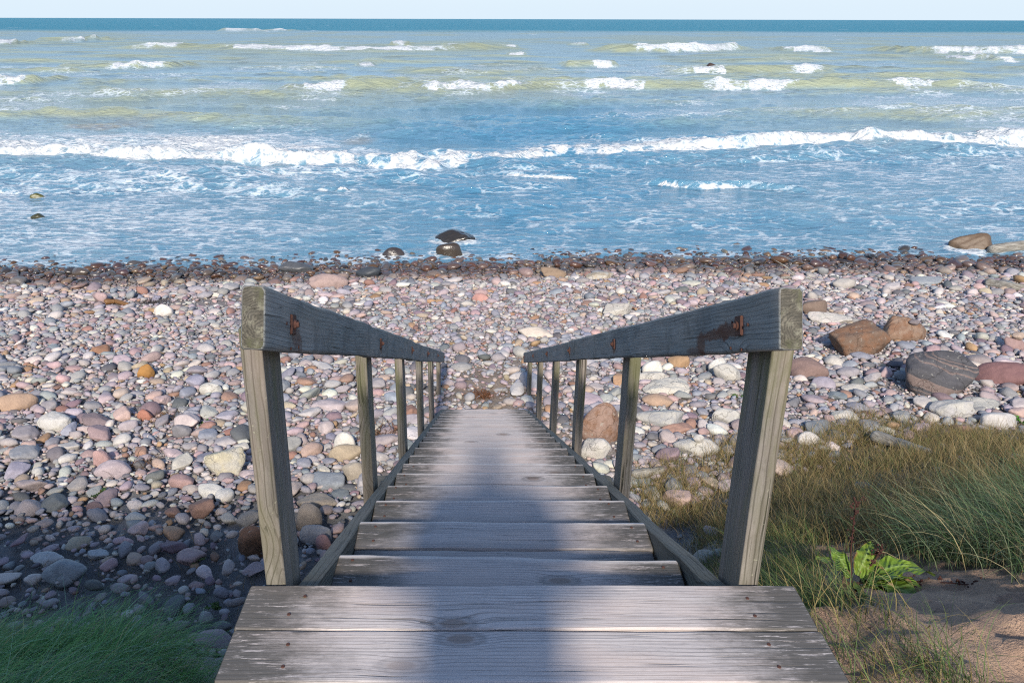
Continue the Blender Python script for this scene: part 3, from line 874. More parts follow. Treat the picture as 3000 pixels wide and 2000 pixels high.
def stone_shape(d, seed, angular):
    """unit stone: rounded polyhedron; angular 0 (egg) .. 1 (block)."""
    r = np.random.default_rng(seed)
    k = 14 if angular < .6 else 10
    nrm = r.normal(size=(k, 3)); nrm = np.concatenate([nrm, -nrm * .9 + r.normal(size=(k, 3)) * .35])
    nrm /= np.linalg.norm(nrm, axis=1)[:, None]
    h = 1 + (r.random(len(nrm)) - .5) * (.16 + .5 * angular)
    p = 4.5 + 13 * angular
    dots = np.clip(d @ nrm.T, 0, None) / h
    rad = (dots ** p).sum(1) ** (-1 / p)
    rad = rad / np.median(rad)
    P = d * rad[:, None]
    P *= (1 + (.10 + .16 * angular) * noise3(P, seed, 1.6) + (.04 + .06 * angular) * noise3(P, seed + 50, 5.) + (.015 + .03 * angular) * noise3(P, seed + 80, 12.))[:, None]
    if angular > .5: P[:, 0] *= 1 + .2 * P[:, 2]
    return P / np.abs(P).max(0)

NPROTO = 26
ANGU = [(.2, .45, .6, .8, .95, .3, .7)[q % 7] for q in range(NPROTO)]
PROTO = {(q, s): stone_shape(ICO[s][0], 1000 + q, ANGU[q]) for q in range(NPROTO) for s in (1, 2, 3, 4)}

PAL = [('grey', (.315, .315, .335), 24), ('blue grey', (.235, .26, .305), 17), ('pale', (.48, .455, .43), 12), ('pink', (.40, .295, .285), 13),
       ('rosy grey', (.375, .325, .34), 18), ('tan', (.40, .32, .24), 5), ('ochre', (.34, .205, .105), 2), ('rust red', (.26, .145, .105), 3),
       ('dark slate', (.105, .115, .13), 5), ('purple', (.225, .165, .19), 6), ('white', (.60, .58, .545), 5)]
PW = np.array([p[2] for p in PAL], float); PW /= PW.sum()
PALC = {p[0]: np.array(p[1]) for p in PAL}
GRP = 'stones lying loose on the beach'

stones_kept = []      # dicts of individually built stones
def wetness(x, y):
    s = shore_s(x, y)
    return float(np.clip((s - 15.5) / 1.0, 0, 1))

def add_stone_obj(name, loc, abc, rot, proto_v, faces, color, wet, mat):
    me = mesh_np(name, proto_v * np.array(abc), faces)
    n = len(me.vertices)
    set_col(me, 'col', np.tile(np.array(color), (n, 1)))
    set_f(me, 'wet', np.full(n, wet))
    o = link(name, me, mat)
    o.location = loc; o.rotation_euler = rot
    return o

occ = []      # (x, y, r)
# hand placed: label, short landmark phrase (or None), px0, px1, ytop, ybase (photo pixels), colour, angular, wet, material
HS = [
 ('dark wet pointed rock standing out of the shallow water', 'the pointed wet rock', 1268, 1390, 672, 712, (.030, .026, .022), .75, 1, 'stone'),
 ('rounded dark brown wet rock in the water below the pointed rock', 'the round wet rock', 1274, 1355, 718, 752, (.050, .038, .028), .25, 1, 'stone'),
 ('low dark humped rock at the water edge beside the round wet rock', 'the low humped wet rock', 1112, 1184, 730, 753, (.045, .036, .033), .3, 1, 'stone'),
 ('big brown boulder standing at the waterline beside a driftwood log', 'the big shoreline boulder', 2792, 2929, 674, 731, (.125, .085, .055), .6, .5, 'stone'),
 ('smooth dark slate oval cobble just above the waterline', 'the oval slate cobble', 1040, 1114, 784, 816, (.045, .052, .062), .1, .55, 'stone'),
 ('tan pointed boulder just above the waterline', 'the tan waterline boulder', 1583, 1665, 783, 817, (.25, .18, .125), .55, .1, 'stone'),
 ('pale lumpy conglomerate boulder at the upper edge of the wet stones', 'the lumpy conglomerate boulder', 1712, 1799, 790, 820, (.36, .30, .22), .6, .1, 'pitted'),
 ('pale square block of limestone above the end of the right handrail', 'the pale square block', 1766, 1859, 886, 924, (.42, .39, .35), .85, 0, 'pitted'),
 ('long flat cream slab lying seaward of the handrail end', 'the long cream slab', 1504, 1623, 958, 989, (.54, .47, .40), .4, 0, 'stone'),
 ('salmon pink rounded boulder in the middle of the beach', 'the salmon pink boulder', 1382, 1433, 861, 888, (.45, .25, .215), .3, 0, 'stone'),
 ('huge reddish brown boulder lying between the posts of the right handrail', 'the huge reddish boulder', 1699, 1822, 1178, 1300, (.27, .185, .15), .2, 0, 'rusty_rock'),
 ('pale grey pointed rock in front of the huge reddish boulder', 'the pale pointed rock', 1699, 1788, 1281, 1345, (.44, .42, .40), .7, 0, 'pitted'),
 ('tan brown wedge shaped boulder behind the top of the right handrail', 'the tan wedge boulder', 2346, 2431, 872, 921, (.19, .14, .112), .8, 0, 'stone'),
 ('large angular rust brown boulder with orange stains', 'the rust brown boulder', 2437, 2612, 937, 1037, (.16, .11, .082), .7, 0, 'rusty_rock'),
 ('orange tan slanting boulder with a dark pebble on top', 'the slanting orange boulder', 2585, 2725, 921, 995, (.24, .165, .12), .75, 0, 'rusty_rock'),
 ('largest dark grey boulder with pale bands running across it', 'the banded dark boulder', 2623, 2866, 1011, 1150, (.066, .066, .074), .68, 0, 'banded'),
 ('smooth purple red boulder at the edge of the photo beside the banded boulder', 'the purple red boulder', 2873, 3035, 1051, 1120, (.19, .105, .105), .2, 0, 'stone'),
 ('low brown purple boulder partly behind the top right post', 'the low brown boulder', 2308, 2428, 1046, 1103, (.21, .145, .13), .25, 0, 'stone'),
 ('flat white slab on the land side of the tan wedge boulder', 'the flat white slab', 2370, 2497, 918, 945, (.50, .46, .42), .6, 0, 'pitted'),
 ('wide flat grey slab in the upper beach near the shoreline', 'the wide grey slab', 2661, 2766, 807, 831, (.27, .29, .31), .5, 0, 'stone'),
 ('speckled white round boulder leaning on a pale block by the top right post', 'the speckled round boulder', 2071, 2136, 1046, 1094, (.50, .49, .47), .35, 0, 'pitted'),
 ('pitted pale block under the speckled round boulder', 'the pitted pale block', 2091, 2181, 1062, 1115, (.42, .40, .37), .7, 0, 'pitted'),
 ('big pale grey block at the edge of the tan grass', 'the big grey block', 2737, 2855, 1163, 1217, (.37, .36, .355), .75, 0, 'pitted'),
 ('smooth pale triangular boulder beside the tan grass near the photo edge', 'the pale triangular boulder', 2875, 2989, 1194, 1249, (.46, .44, .425), .3, 0, 'stone'),
 ('long rough grey slab behind the big grey block', 'the long rough slab', 2803, 2937, 1150, 1194, (.30, .30, .29), .8, 0, 'pitted'),
 ('cream flat rock with a rough lower edge in front of the banded boulder', 'the cream flat rock', 2464, 2558, 1120, 1148, (.49, .45, .40), .65, 0, 'pitted'),
 ('dusty pink boulder carrying a smooth round stone near the photo edge', 'the dusty pink boulder', 2937, 3015, 982, 1021, (.30, .205, .195), .5, 0, 'stone'),
 ('rounded white boulder half hidden in tan grass', 'the white boulder in grass', 2330, 2411, 1258, 1306, (.49, .46, .43), .3, 0, 'stone'),
 ('pale pitted flat boulder at the top of the tan grass', 'the pitted flat boulder', 2440, 2520, 1195, 1230, (.48, .455, .42), .5, 0, 'pitted'),
 ('broad speckled white boulder topped by a small round stone', 'the broad speckled boulder', 1980, 2122, 1276, 1334, (.47, .45, .42), .3, 0, 'pitted'),
 ('pale blocky boulder seen just behind the top right post', 'the blocky boulder behind the post', 2084, 2168, 1192, 1240, (.42, .41, .39), .75, 0, 'pitted'),
 ('long cream slab with a flat top near the second right post', 'the long flat topped slab', 1888, 2040, 1110, 1156, (.55, .51, .44), .7, 0, 'pitted'),
 ('white egg shaped boulder resting on a pale slab', 'the white egg boulder', 1882, 1942, 1053, 1097, (.62, .59, .53), .12, 0, 'stone'),
 ('pale worn slab below the white egg boulder', 'the pale worn slab', 1864, 1962, 1083, 1119, (.50, .47, .42), .5, 0, 'pitted'),
 ('tan orange flat stone in front of the long flat topped slab', 'the tan orange stone', 1884, 1973, 1152, 1190, (.37, .26, .19), .4, 0, 'stone'),
 ('wide pale grey ledge of rock between the right posts', 'the wide grey ledge', 1868, 2015, 1186, 1250, (.33, .33, .33), .7, 0, 'pitted'),
 ('large blue black boulder half in the wet stones by the left waterline', 'the blue black boulder', 812, 917, 768, 803, (.075, .08, .088), .5, .45, 'stone'),
 ('large dusty pink granite boulder behind the left handrail top', 'the pink granite boulder', 897, 1017, 802, 848, (.36, .265, .24), .4, 0, 'stone'),
 ('bright orange brown pointed stone among grey cobbles', 'the bright orange stone', 404, 451, 1072, 1116, (.33, .17, .055), .4, 0, 'stone'),
 ('smooth white leaf shaped stone beside the dark sand strip', 'the white leaf stone', 451, 505, 896, 936, (.58, .54, .50), .35, 0, 'stone'),
 ('white oval stone with dark speckles near the left rail', 'the speckled oval stone', 585, 650, 1126, 1163, (.55, .53, .50), .2, 0, 'pitted'),
 ('broad tan brown boulder cut by the edge of the photo', 'the broad tan boulder', -20, 101, 1155, 1212, (.37, .26, .19), .2, 0, 'stone'),
 ('rust brown wedge stone on the beach by the left rail', 'the rust wedge stone', 268, 328, 1020, 1048, (.26, .145, .095), .6, 0, 'stone'),
 ('green weed covered rock breaking the surface of the foamy water', 'the green weedy rock', 83, 124, 573, 587, (.085, .085, .022), .5, .8, 'stone'),
 ('small dark mossy rock in the foamy water nearer the shore', 'the small mossy rock', 85, 124, 635, 648, (.045, .045, .02), .4, .9, 'stone'),
 ('large flat white boulder at the edge of the shaded mud', 'the flat white boulder', 110, 214, 1213, 1270, (.49, .475, .455), .45, 0, 'pitted'),
 ('upright pink granite stone at the edge of the shaded mud', 'the upright pink stone', 270, 327, 1321, 1377, (.42, .275, .265), .45, 0, 'stone'),
 ('pale yellow block of limestone beside the top left post', 'the pale yellow block', 602, 721, 1319, 1397, (.47, .43, .32), .8, 0, 'pitted'),
 ('pink rounded boulder below the pale yellow block', 'the pink rounded boulder', 487, 571, 1386, 1438, (.38, .255, .24), .4, 0, 'stone'),
 ('big brown boulder with an orange rim partly behind the top left post', 'the big orange rimmed boulder', 694, 800, 1536, 1631, (.10, .055, .033), .25, .2, 'rusty_rock'),
 ('round grey brown boulder between post and stair stringer', 'the round grey brown boulder', 867, 952, 1478, 1555, (.27, .23, .195), .2, 0, 'stone'),
 ('flat tan slab touching the round grey brown boulder', 'the flat tan slab', 865, 990, 1450, 1492, (.33, .28, .225), .5, 0, 'stone'),
 ('long white flat stone in dark mud above the smooth blue boulder', 'the long white mud stone', 79, 198, 1627, 1661, (.40, .41, .41), .5, .2, 'stone'),
 ('large smooth blue grey boulder lying in dark mud', 'the smooth blue boulder', 122, 252, 1642, 1713, (.26, .28, .29), .2, .3, 'stone'),
 ('pale flat topped stone in dark mud beside dry grass tufts', 'the pale mud stone', 253, 322, 1614, 1643, (.36, .38, .385), .5, .2, 'stone'),
 ('smooth grey boulder at the foot of the green grass mound', 'the grey boulder by the mound', 495, 562, 1819, 1852, (.21, .205, .205), .2, .2, 'stone'),
 ('dark grey smooth stone beside the corner of the platform', 'the dark stone by the platform', 622, 682, 1822, 1852, (.145, .145, .15), .2, .2, 'stone'),
 ('pale blue grey round stone in the shaded mud', 'the pale blue mud stone', 362, 428, 1506, 1538, (.30, .32, .33), .2, .1, 'stone'),
 ('dark purple oval stone alone on the shaded mud', 'the purple mud stone', 253, 303, 1475, 1507, (.15, .11, .12), .15, .1, 'stone'),
 ('round purple pink speckled stone beside the stair stringer', 'the purple pink stone', 926, 974, 1572, 1617, (.28, .17, .165), .12, 0, 'stone'),
 ('white round stone resting on a tan boulder by the left posts', 'the white round stone', 978, 1044, 1265, 1324, (.56, .535, .49), .12, 0, 'stone'),
 ('tan boulder under the white round stone', 'the tan boulder', 957, 1067, 1300, 1356, (.36, .295, .215), .3, 0, 'stone'),
 ('large grey tan boulder beside the left crossbeam', 'the grey tan boulder', 1005, 1079, 1350, 1410, (.34, .30, .25), .35, 0, 'stone'),
 ('slate boulder sunk in mud with a flat pale top', 'the slate mud boulder', 680, 765, 1500, 1548, (.20, .19, .18), .6, .1, 'stone'),
 ('dark brown rock far out in the sea with foam washing round it', 'the sea rock', 2061, 2098, 203, 215, (.055, .035, .025), .4, .7, 'stone'),
 ('greyish lilac boulder beside the top left post', 'the lilac boulder', 505, 562, 1242, 1288, (.19, .185, .20), .55, 0, 'stone'),
 ('brick red cobble on pale stones near the flat white boulder', 'the brick red cobble', 402, 447, 1204, 1242, (.36, .165, .12), .35, 0, 'stone'),
 ('grey flat slab at the foot of the left stringer', 'the flat slab by the stringer', 880, 975, 1540, 1600, (.24, .24, .25), .5, .1, 'stone'),
]
LAND = []
taken = set()
for (lab, short, x0, x1, yt, yb, col, ang, wet, mk) in HS:
    if yb < 760:
        B = at((x0 + x1) / 2, yb - 2)
    else:
        B = hit((x0 + x1) / 2, yb - 3)
    _, _, zc = project(B[None]); zc = float(zc[0])
    a = (x1 - x0) / 2 / F * zc
    b = a * (.62 if ang < .6 else .7)
    dd = B - CAM; phi = math.atan2(-dd[2], math.hypot(dd[0], dd[1]))
    H2 = (yb - yt) / 2 / F * zc
    c = max(H2 * H2 - (b * math.sin(phi)) ** 2, (.22 * a) ** 2)
    c = math.sqrt(c) / math.cos(phi)
    b = min(b, H2 / math.sin(phi) * .85) if H2 / math.sin(phi) * .85 < b else b
    sink = .22
    c *= 1.18
    C = np.array([B[0], B[1] + b * .5, B[2] + c * .46])
    if yb < 760:
        c *= 1.75; C[2] = B[2] - .02 * c + (.55 if yb < 300 else 0)
    # keep visual centre: move along view ray only slightly
    sub = 5 if (x1 - x0) > 90 else 4
    P = stone_shape(ICO[sub][0], 3000 + len(LAND) * 7, ang)
    nm = 'boulder' if a > .16 else 'stone'
    if 'slab' in lab or 'ledge' in lab: nm = 'slab'
    o = add_stone_obj(nm, C, (a * 1.02, b, c * 1.12), (random.uniform(-.06, .06), random.uniform(-.08, .08), random.uniform(-.18, .18)), P, ICO[sub][1], col, max(wet, wetness(*B[:2]) * .8 if yb > 760 else wet), M[mk])
    tag(o, lab, 'boulder' if nm == 'boulder' else 'stone', GRP)
    LAND.append((short, (x0 + x1) / 2, (yt + yb) / 2))
    taken.add(lab)
    for q in (-.55, 0, .55):
        occ.append((C[0] + q * a, C[1], max(min(a, b) * .9, .03)))
# little stones balanced on boulders
for lab, px0, px1, yt, yb, col in (('small dark pebble balanced on the slanting orange boulder', 2661, 2701, 932, 950, (.20, .17, .17)),
                                   ('small round stone sitting on the broad speckled boulder', 2030, 2068, 1269, 1297, (.50, .48, .45)),
                                   ('smooth tan stone sitting on the dusty pink boulder', 2962, 3010, 966, 991, (.40, .31, .25))):
    bpy.context.view_layer.update()
    dg = bpy.context.evaluated_depsgraph_get()
    d = Vector(pix_dir((px0 + px1) / 2, yb - 4)).normalized()
    ok, loc, nrm, idx, ob, mtx = S.ray_cast(dg, Vector(CAM), d)
    zc = float(project(np.array(loc)[None])[2][0])
    a = (px1 - px0) / 2 / F * zc
    cc = (yb - yt) / 2 / F * zc
    o = add_stone_obj('stone', loc + Vector((0, .3 * a, cc * .75)), (a, a * .75, cc), (0, 0, .3), PROTO[(1, 4)], ICO[4][1], col, 0, M['stone'])
    tag(o, lab, 'stone', GRP); taken.add(lab)

# -------- dart throwing for all the loose stones
class Grid:
    def __init__(s, cell): s.c, s.d = cell, {}
    def add(s, x, y, r):
        s.d.setdefault((int(math.floor(x / s.c)), int(math.floor(y / s.c))), []).append((x, y, r))
    def free(s, x, y, r, rmax, f):
        k = int(math.ceil((r + rmax) / s.c)); a, b = int(math.floor(x / s.c)), int(math.floor(y / s.c))
        for i in range(a - k, a + k + 1):
            for j in range(b - k, b + k + 1):
                for (u, v, w) in s.d.get((i, j), ()):
                    q = (r + w) * f
                    if (u - x) ** 2 + (v - y) ** 2 < q * q: return False
        return True

def density(x, y):
    """0..1 how much of the ground is stony here; second: largest radius allowed."""
    s = shore_s(x, y)
    d = np.ones_like(x); rm = np.full_like(x, .17)
    # dark sand strip left, near the shore
    yl = 13.55 + .25 * np.sin(x * .9) + .3 * (fbm(x * .5, y * 0, 201, 2) - .5)
    strip = np.exp(-((y - yl) / .38) ** 2) * sst(-.5, -2.2, x) * sst(-8.5, -7, x)
    d = d * (1 - .93 * strip)
    # worn path at the stair foot
    path = np.exp(-((x - .05) / .55) ** 2) * sst(7.6, 8.4, y) * sst(11.0, 9.6, y)
    d = d * (1 - .8 * path)
    # middle beach stones smaller than near ones
    mid = np.exp(-((s - 12.2) / 1.4) ** 2)
    rm = rm * (1 - .52 * mid)
    # mud in the shade: scattered stones
    mudl = sst(7.0, 6.0, y + .5 * (fbm(x * .7, y * .7, 205, 2) - .5) * 2) * sst(-.1, -.4, x)
    d = d * (1 - .70 * mudl); 
    near = sst(-1.1, -2.2, x) * sst(4.9, 4.2, y)
    d = d * (1 - near)
    toe = np.interp(x, [.5, .8, 1.6, 2.6, 4.2, 6.5, 10], [4.8, 5.2, 6.0, 6.6, 7.4, 8.0, 8.6])
    gt = np.interp(x, [.7, 2.0, 3.0, 4.1, 4.7, 5.6, 8], [6.2, 6.5, 7.2, 7.95, 7.75, 7.3, 7.0])
    d = np.where((x > 1.2) & (y < gt), d * .10, d)
    d = np.where((x > .2) & (y < toe + .2), d * .12, d)
    d = np.where((x > .2) & (y < toe - 1.2), 0, d)
    # in the water: thin out
    w = sst(17.0, 19.2, s)
    d = d * (1 - w) * np.where(s > 17.4, .55, 1)
    return d, rm

XMIN, XMAX, YMIN, YMAX = -13.5, 15.5, 4.2, 20.5
grid = Grid(.22)
for x, y, r in occ: grid.add(x, y, r)
loose = []
classes = [(.18, .125, 800), (.125, .09, 3600), (.09, .065, 11000), (.065, .045, 42000), (.045, .03, 120000)]
rb_ = np.random.default_rng(77)
for (hi, lo, tries) in classes:
    xs = rb_.uniform(XMIN, XMAX, tries); ys = rb_.uniform(YMIN, YMAX, tries)
    d, rm = density(xs, ys)
    inside = (np.abs(xs - CAM[0]) < .74 * (ys + 1.9) + .3)
    rr = rb_.uniform(lo, hi, tries)
    ok = inside & (rb_.random(tries) < d) & (rr < rm)
    if lo < .045: ok &= (ys < 17.0)
    for x, y, r in zip(xs[ok], ys[ok], rr[ok]):
        if grid.free(x, y, r, .2, .74 if r > .06 else .80):
            grid.add(x, y, r); loose.append((x, y, r))
loose = np.array(loose)
# pebbles in the gaps
npb = 130000
xs = rb_.uniform(XMIN, XMAX, npb); ys = rb_.uniform(4.2, 16.2, npb)
d, _ = density(xs, ys)
ok = (np.abs(xs - CAM[0]) < .74 * (ys + 1.9)) & (rb_.random(npb) < np.clip(d * 1.0, np.where((ys < 7) & (xs < -.2), .26, .10), 1) * (ys > 4.3)) & ~((xs > .3) & (d < .05))
peb = np.stack([xs[ok], ys[ok], rb_.uniform(.011, .03, ok.sum()) ], 1)
allst = np.concatenate([loose, peb])
n = len(allst); X, Y, R = allst.T
pal_i = rb_.choice(len(PAL), n, p=PW)
# reds and browns along the waterline
s_ = shore_s(X, Y)
wl = (s_ > 16.2) & (rb_.random(n) < .55)
pal_i[wl] = rb_.choice([5, 6, 7, 7, 9, 3, 8], wl.sum())
PALA = np.array([p[1] for p in PAL]); PALA = PALA * .84 * np.array([1.02, .99, .965]) + np.array([.38, .335, .325]) * .16
col = PALA[pal_i] * rb_.uniform(.78, 1.18, (n, 1)) * rb_.uniform(.94, 1.06, (n, 3))
wet = np.clip((s_ - 15.3 + .9 * (fbm(X * .8, Y * .8, 301, 2) - .5)) / .9, 0, 1)
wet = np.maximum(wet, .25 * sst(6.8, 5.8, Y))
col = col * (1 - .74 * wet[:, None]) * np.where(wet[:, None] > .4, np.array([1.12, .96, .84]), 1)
proto = rb_.integers(0, NPROTO, n)
aspect = np.stack([rb_.uniform(.95, 1.4, n), rb_.uniform(.70, .98, n), rb_.uniform(.36, .70, n)], 1)
small = R < .05
yaw = rb_.uniform(0, 2 * PI, n); tx = rb_.normal(0, .16, n); ty = rb_.normal(0, .16, n)
Z = ground(X, Y) + R * aspect[:, 2] * rb_.uniform(.30, .85, n) + np.where(R < .05, .012 * rb_.random(n), 0)
Z = np.where(s_ > 17.3, np.maximum(np.minimum(Z, SEA + R * aspect[:, 2] * .35 - (s_ - 17.3) * .02), SEA - .2), Z)
abc = aspect * R[:, None]
# screen size decides which are individuals
px, py, zc = project(np.stack([X, Y, Z], 1))
vis = (px > 5) & (px < 2995) & (py > 300) & (py < 1990)
# not hidden behind the stairs' flight or the mound
vis &= ~((np.abs(X) < .45) & (Y < 8.3))
vis &= ~((px < 640) & (py > 1760))
vis &= ~((px > 620) & (px < 2300) & (py > 1690))
size = np.where(vis, R * np.sqrt(aspect[:, 0] * (aspect[:, 2] + .25)) / zc, 0)
NIND = 300 - len(HS) - 3
ind = np.argsort(-size)[:NIND]
isind = np.zeros(n, bool); isind[ind] = True

def rotm(yaw, tx, ty):
    cz, sz = np.cos(yaw), np.sin(yaw); cx, sx = np.cos(tx), np.sin(tx); cy, sy = np.cos(ty), np.sin(ty)
    o = np.zeros_like(cz); e = np.ones_like(cz)
    Rz = np.stack([cz, -sz, o, sz, cz, o, o, o, e], -1).reshape(-1, 3, 3)
    Rx = np.stack([e, o, o, o, cx, -sx, o, sx, cx], -1).reshape(-1, 3, 3)
    Ry = np.stack([cy, o, sy, o, e, o, -sy, o, cy], -1).reshape(-1, 3, 3)
    return Rz @ Rx @ Ry
ROT = rotm(yaw, tx, ty)
VV, FF, CC, WW, off = [], [], [], [], 0
mpx = R / zc * 836
for q in range(NPROTO):
    for s in (1, 2, 3):
        lv = np.where(mpx > 9, 3, np.where(mpx > 2.6, 2, 1))
        idx = np.where((proto == q) & (lv == s) & ~isind)[0]
        if not len(idx): continue
        P = PROTO[(q, s)]; Fc = ICO[s][1]
        T = np.einsum('nij,nvj->nvi', ROT[idx], P[None] * abc[idx][:, None, :]) + np.stack([X, Y, Z], 1)[idx][:, None, :]
        VV.append(T.reshape(-1, 3))
        FF.append((Fc[None] + (np.arange(len(idx)) * len(P))[:, None, None] + off).reshape(-1, 3))
        CC.append(np.repeat(col[idx], len(P), 0)); WW.append(np.repeat(wet[idx], len(P)))
        off += len(idx) * len(P)
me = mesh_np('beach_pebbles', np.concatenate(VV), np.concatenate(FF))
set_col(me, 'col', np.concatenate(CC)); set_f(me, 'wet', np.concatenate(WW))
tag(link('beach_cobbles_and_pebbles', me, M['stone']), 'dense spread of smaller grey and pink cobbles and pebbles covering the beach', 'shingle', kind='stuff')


# landmarks on the stairs
for s, nm in ((-1, 'mossy'), (1, 'bare')):
    for q, w in ((1, 'second'), (2, 'third'), (3, 'fourth')):
        a_, b_, _ = project(np.array([[s * .54, POST_Y[q], rail_top(POST_Y[q]) - .5]]))
        LAND.append(('the %s %s post' % (w, nm), float(a_[0]), float(b_[0])))
LANDXY = np.array([(l[1], l[2]) for l in LAND])
def shape_word(q, a):
    if ANGU[q] > .6: return 'blocky'
    if a[2] < .5: return 'flat'
    if a[0] / a[1] > 1.5: return 'oblong'
    if ANGU[q] > .28: return 'lumpy'
    return 'rounded'
order = ind[np.argsort(-size[ind])]
sz_w = {}
for k_, idx in enumerate(order):
    q = proto[idx]
    o = add_stone_obj('stone', (X[idx], Y[idx], Z[idx]), abc[idx], Matrix(ROT[idx].tolist()).to_euler(), PROTO[(q, 4 if mpx[idx] > 9 else 3)], ICO[4 if mpx[idx] > 9 else 3][1], col[idx], wet[idx], M['stone'])
    cn = PAL[pal_i[idx]][0]
    if wet[idx] > .5: cn = 'wet ' + cn
    sw = 'large' if size[idx] > np.quantile(size[ind], .7) else ('small' if size[idx] < np.quantile(size[ind], .3) else 'medium')
    dist = np.hypot(LANDXY[:, 0] - px[idx], (LANDXY[:, 1] - py[idx]) * 1.6)
    lab = None
    for L_ in np.argsort(dist)[:4]:
        lx, ly = LANDXY[L_]
        dx, dyv = px[idx] - lx, (py[idx] - ly) * 1.6
        if abs(dyv) > abs(dx): rel = 'on the land side of' if dyv > 0 else 'on the sea side of'
        else:
            toward = (dx > 0) == (lx < CX)
            rel = 'stairward of' if toward else 'on the far side from the stairs of'
        for adv in ('', ', close by', ', a little way off'):
            if adv == ', close by' and dist[L_] > 110: continue
            if adv == ', a little way off' and dist[L_] < 150: continue
            cand = f'{sw} {cn} {shape_word(q, aspect[idx])} stone {rel} {LAND[L_][0]}{adv}'
            if cand not in taken and len(cand.replace(',', '').split()) <= 16: lab = cand; break
        if lab: break
    if not lab:
        lab = f'{sw} {cn} {shape_word(q, aspect[idx])} stone between {LAND[np.argsort(dist)[0]][0]} and {LAND[np.argsort(dist)[1]][0]}'
    taken.add(lab)
    tag(o, lab, 'stone', GRP)

# ================================================================== GRASS AND PLANTS
def blades(name, roots, length, width, lean_dir, lean, colr, mat, seg=6, curl=.6, z_off=-.02, flop=0.):
    """roots (n,2); each blade a tapering bent ribbon."""
    n = len(roots)
    r = np.random.default_rng(abs(hash(name)) % 1000 if False else len(name) * 13 + n)
    z = ground(roots[:, 0], roots[:, 1]) + z_off
    t = np.linspace(0, 1, seg + 1)
    az = lean_dir
    # elevation angle along the blade falls from a0 to a1
    a0 = np.clip(PI / 2 - np.abs(r.normal(0, .25, n)) - lean * .4, .15, 1.57)
    a1 = a0 - curl * (1 + r.normal(0, .35, n)) - lean
    ds = length / seg
    P = np.zeros((n, seg + 1, 3)); P[:, 0, 0] = roots[:, 0]; P[:, 0, 1] = roots[:, 1]; P[:, 0, 2] = z
    wob = r.normal(0, .12, n)
    for k in range(seg):
        e = a0 + (a1 - a0) * (t[k] ** 1.2)
        h = az + wob * k
        P[:, k + 1, 0] = P[:, k, 0] + ds * np.cos(e) * np.cos(h)
        P[:, k + 1, 1] = P[:, k, 1] + ds * np.cos(e) * np.sin(h)
        P[:, k + 1, 2] = P[:, k, 2] + ds * np.sin(e)
    if flop is not None:
        for k in range(1, seg + 1):
            g = ground(P[:, k, 0], P[:, k, 1]) + .012 + .03 * r.random(n)
            P[:, k, 2] = np.maximum(P[:, k, 2], g)
    tw = r.uniform(0, PI, n)
    side = np.stack([np.cos(tw), np.sin(tw), r.normal(0, .25, n)], 1)
    wv = width[:, None] * np.array([.8, 1, .95, .8, .55, .3, .06] if seg == 6 else np.interp(t, [0, .3, 1], [.8, 1, .06]))[None]
    A = P + side[:, None, :] * wv[..., None] * .5; B = P - side[:, None, :] * wv[..., None] * .5
    V = np.stack([A, B], 2).reshape(-1, 3)
    per = (seg + 1) * 2
    q = np.array([[2 * k, 2 * k + 1, 2 * k + 3, 2 * k + 2] for k in range(seg)])
    Fc = (q[None] + (np.arange(n) * per)[:, None, None]).reshape(-1, 4)
    me = mesh_np(name, V, Fc)
    c = np.repeat(colr, per, 0).reshape(n, per, 3)
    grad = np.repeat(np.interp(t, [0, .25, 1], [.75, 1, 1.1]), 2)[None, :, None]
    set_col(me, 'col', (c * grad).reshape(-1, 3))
    return link(name, me, mat)

rg = np.random.default_rng(8)
def pick(n, x0, x1, y0, y1, f):
    x = rg.uniform(x0, x1, n); y = rg.uniform(y0, y1, n)
    ok = rg.random(n) < f(x, y)
    return np.stack([x[ok], y[ok]], 1)
def gcols(n, cols, wts, var=.25):
    c = np.array(cols)[rg.choice(len(cols), n, p=np.array(wts) / sum(wts))]
    return c * rg.uniform(1 - var, 1 + var, (n, 1))

# --- mound at the left of the platform: dense soft grass, combed over
def fl(x, y):
    edge = -1.25 + .35 * (fbm(x * 1.5, y * 1.5, 401, 3) - .5)
    return sst(edge + .25, edge - .25, x + .18 * (y - 2.2)) * sst(3.75, 3.3, y + .5 * (fbm(x * 1.1, y * 0, 403, 2) - .5)) * (.35 + .65 * sst(.3, .55, fbm(x * 3.2, y * 3.2, 402, 3)))
pts = pick(80000, -5.2, -.9, .6, 3.9, fl)
nb = len(pts)
cl = fbm(pts[:, 0] * 1.6, pts[:, 1] * 1.6, 405, 3)
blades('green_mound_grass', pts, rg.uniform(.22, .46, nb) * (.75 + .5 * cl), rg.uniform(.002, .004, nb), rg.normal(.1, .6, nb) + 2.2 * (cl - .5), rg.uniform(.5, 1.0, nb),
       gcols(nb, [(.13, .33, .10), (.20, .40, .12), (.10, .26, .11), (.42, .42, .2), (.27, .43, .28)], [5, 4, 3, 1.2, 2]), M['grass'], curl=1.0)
tag(bpy.data.objects['green_mound_grass'], 'soft dense green grass covering the mound beside the platform', 'grass', kind='stuff')

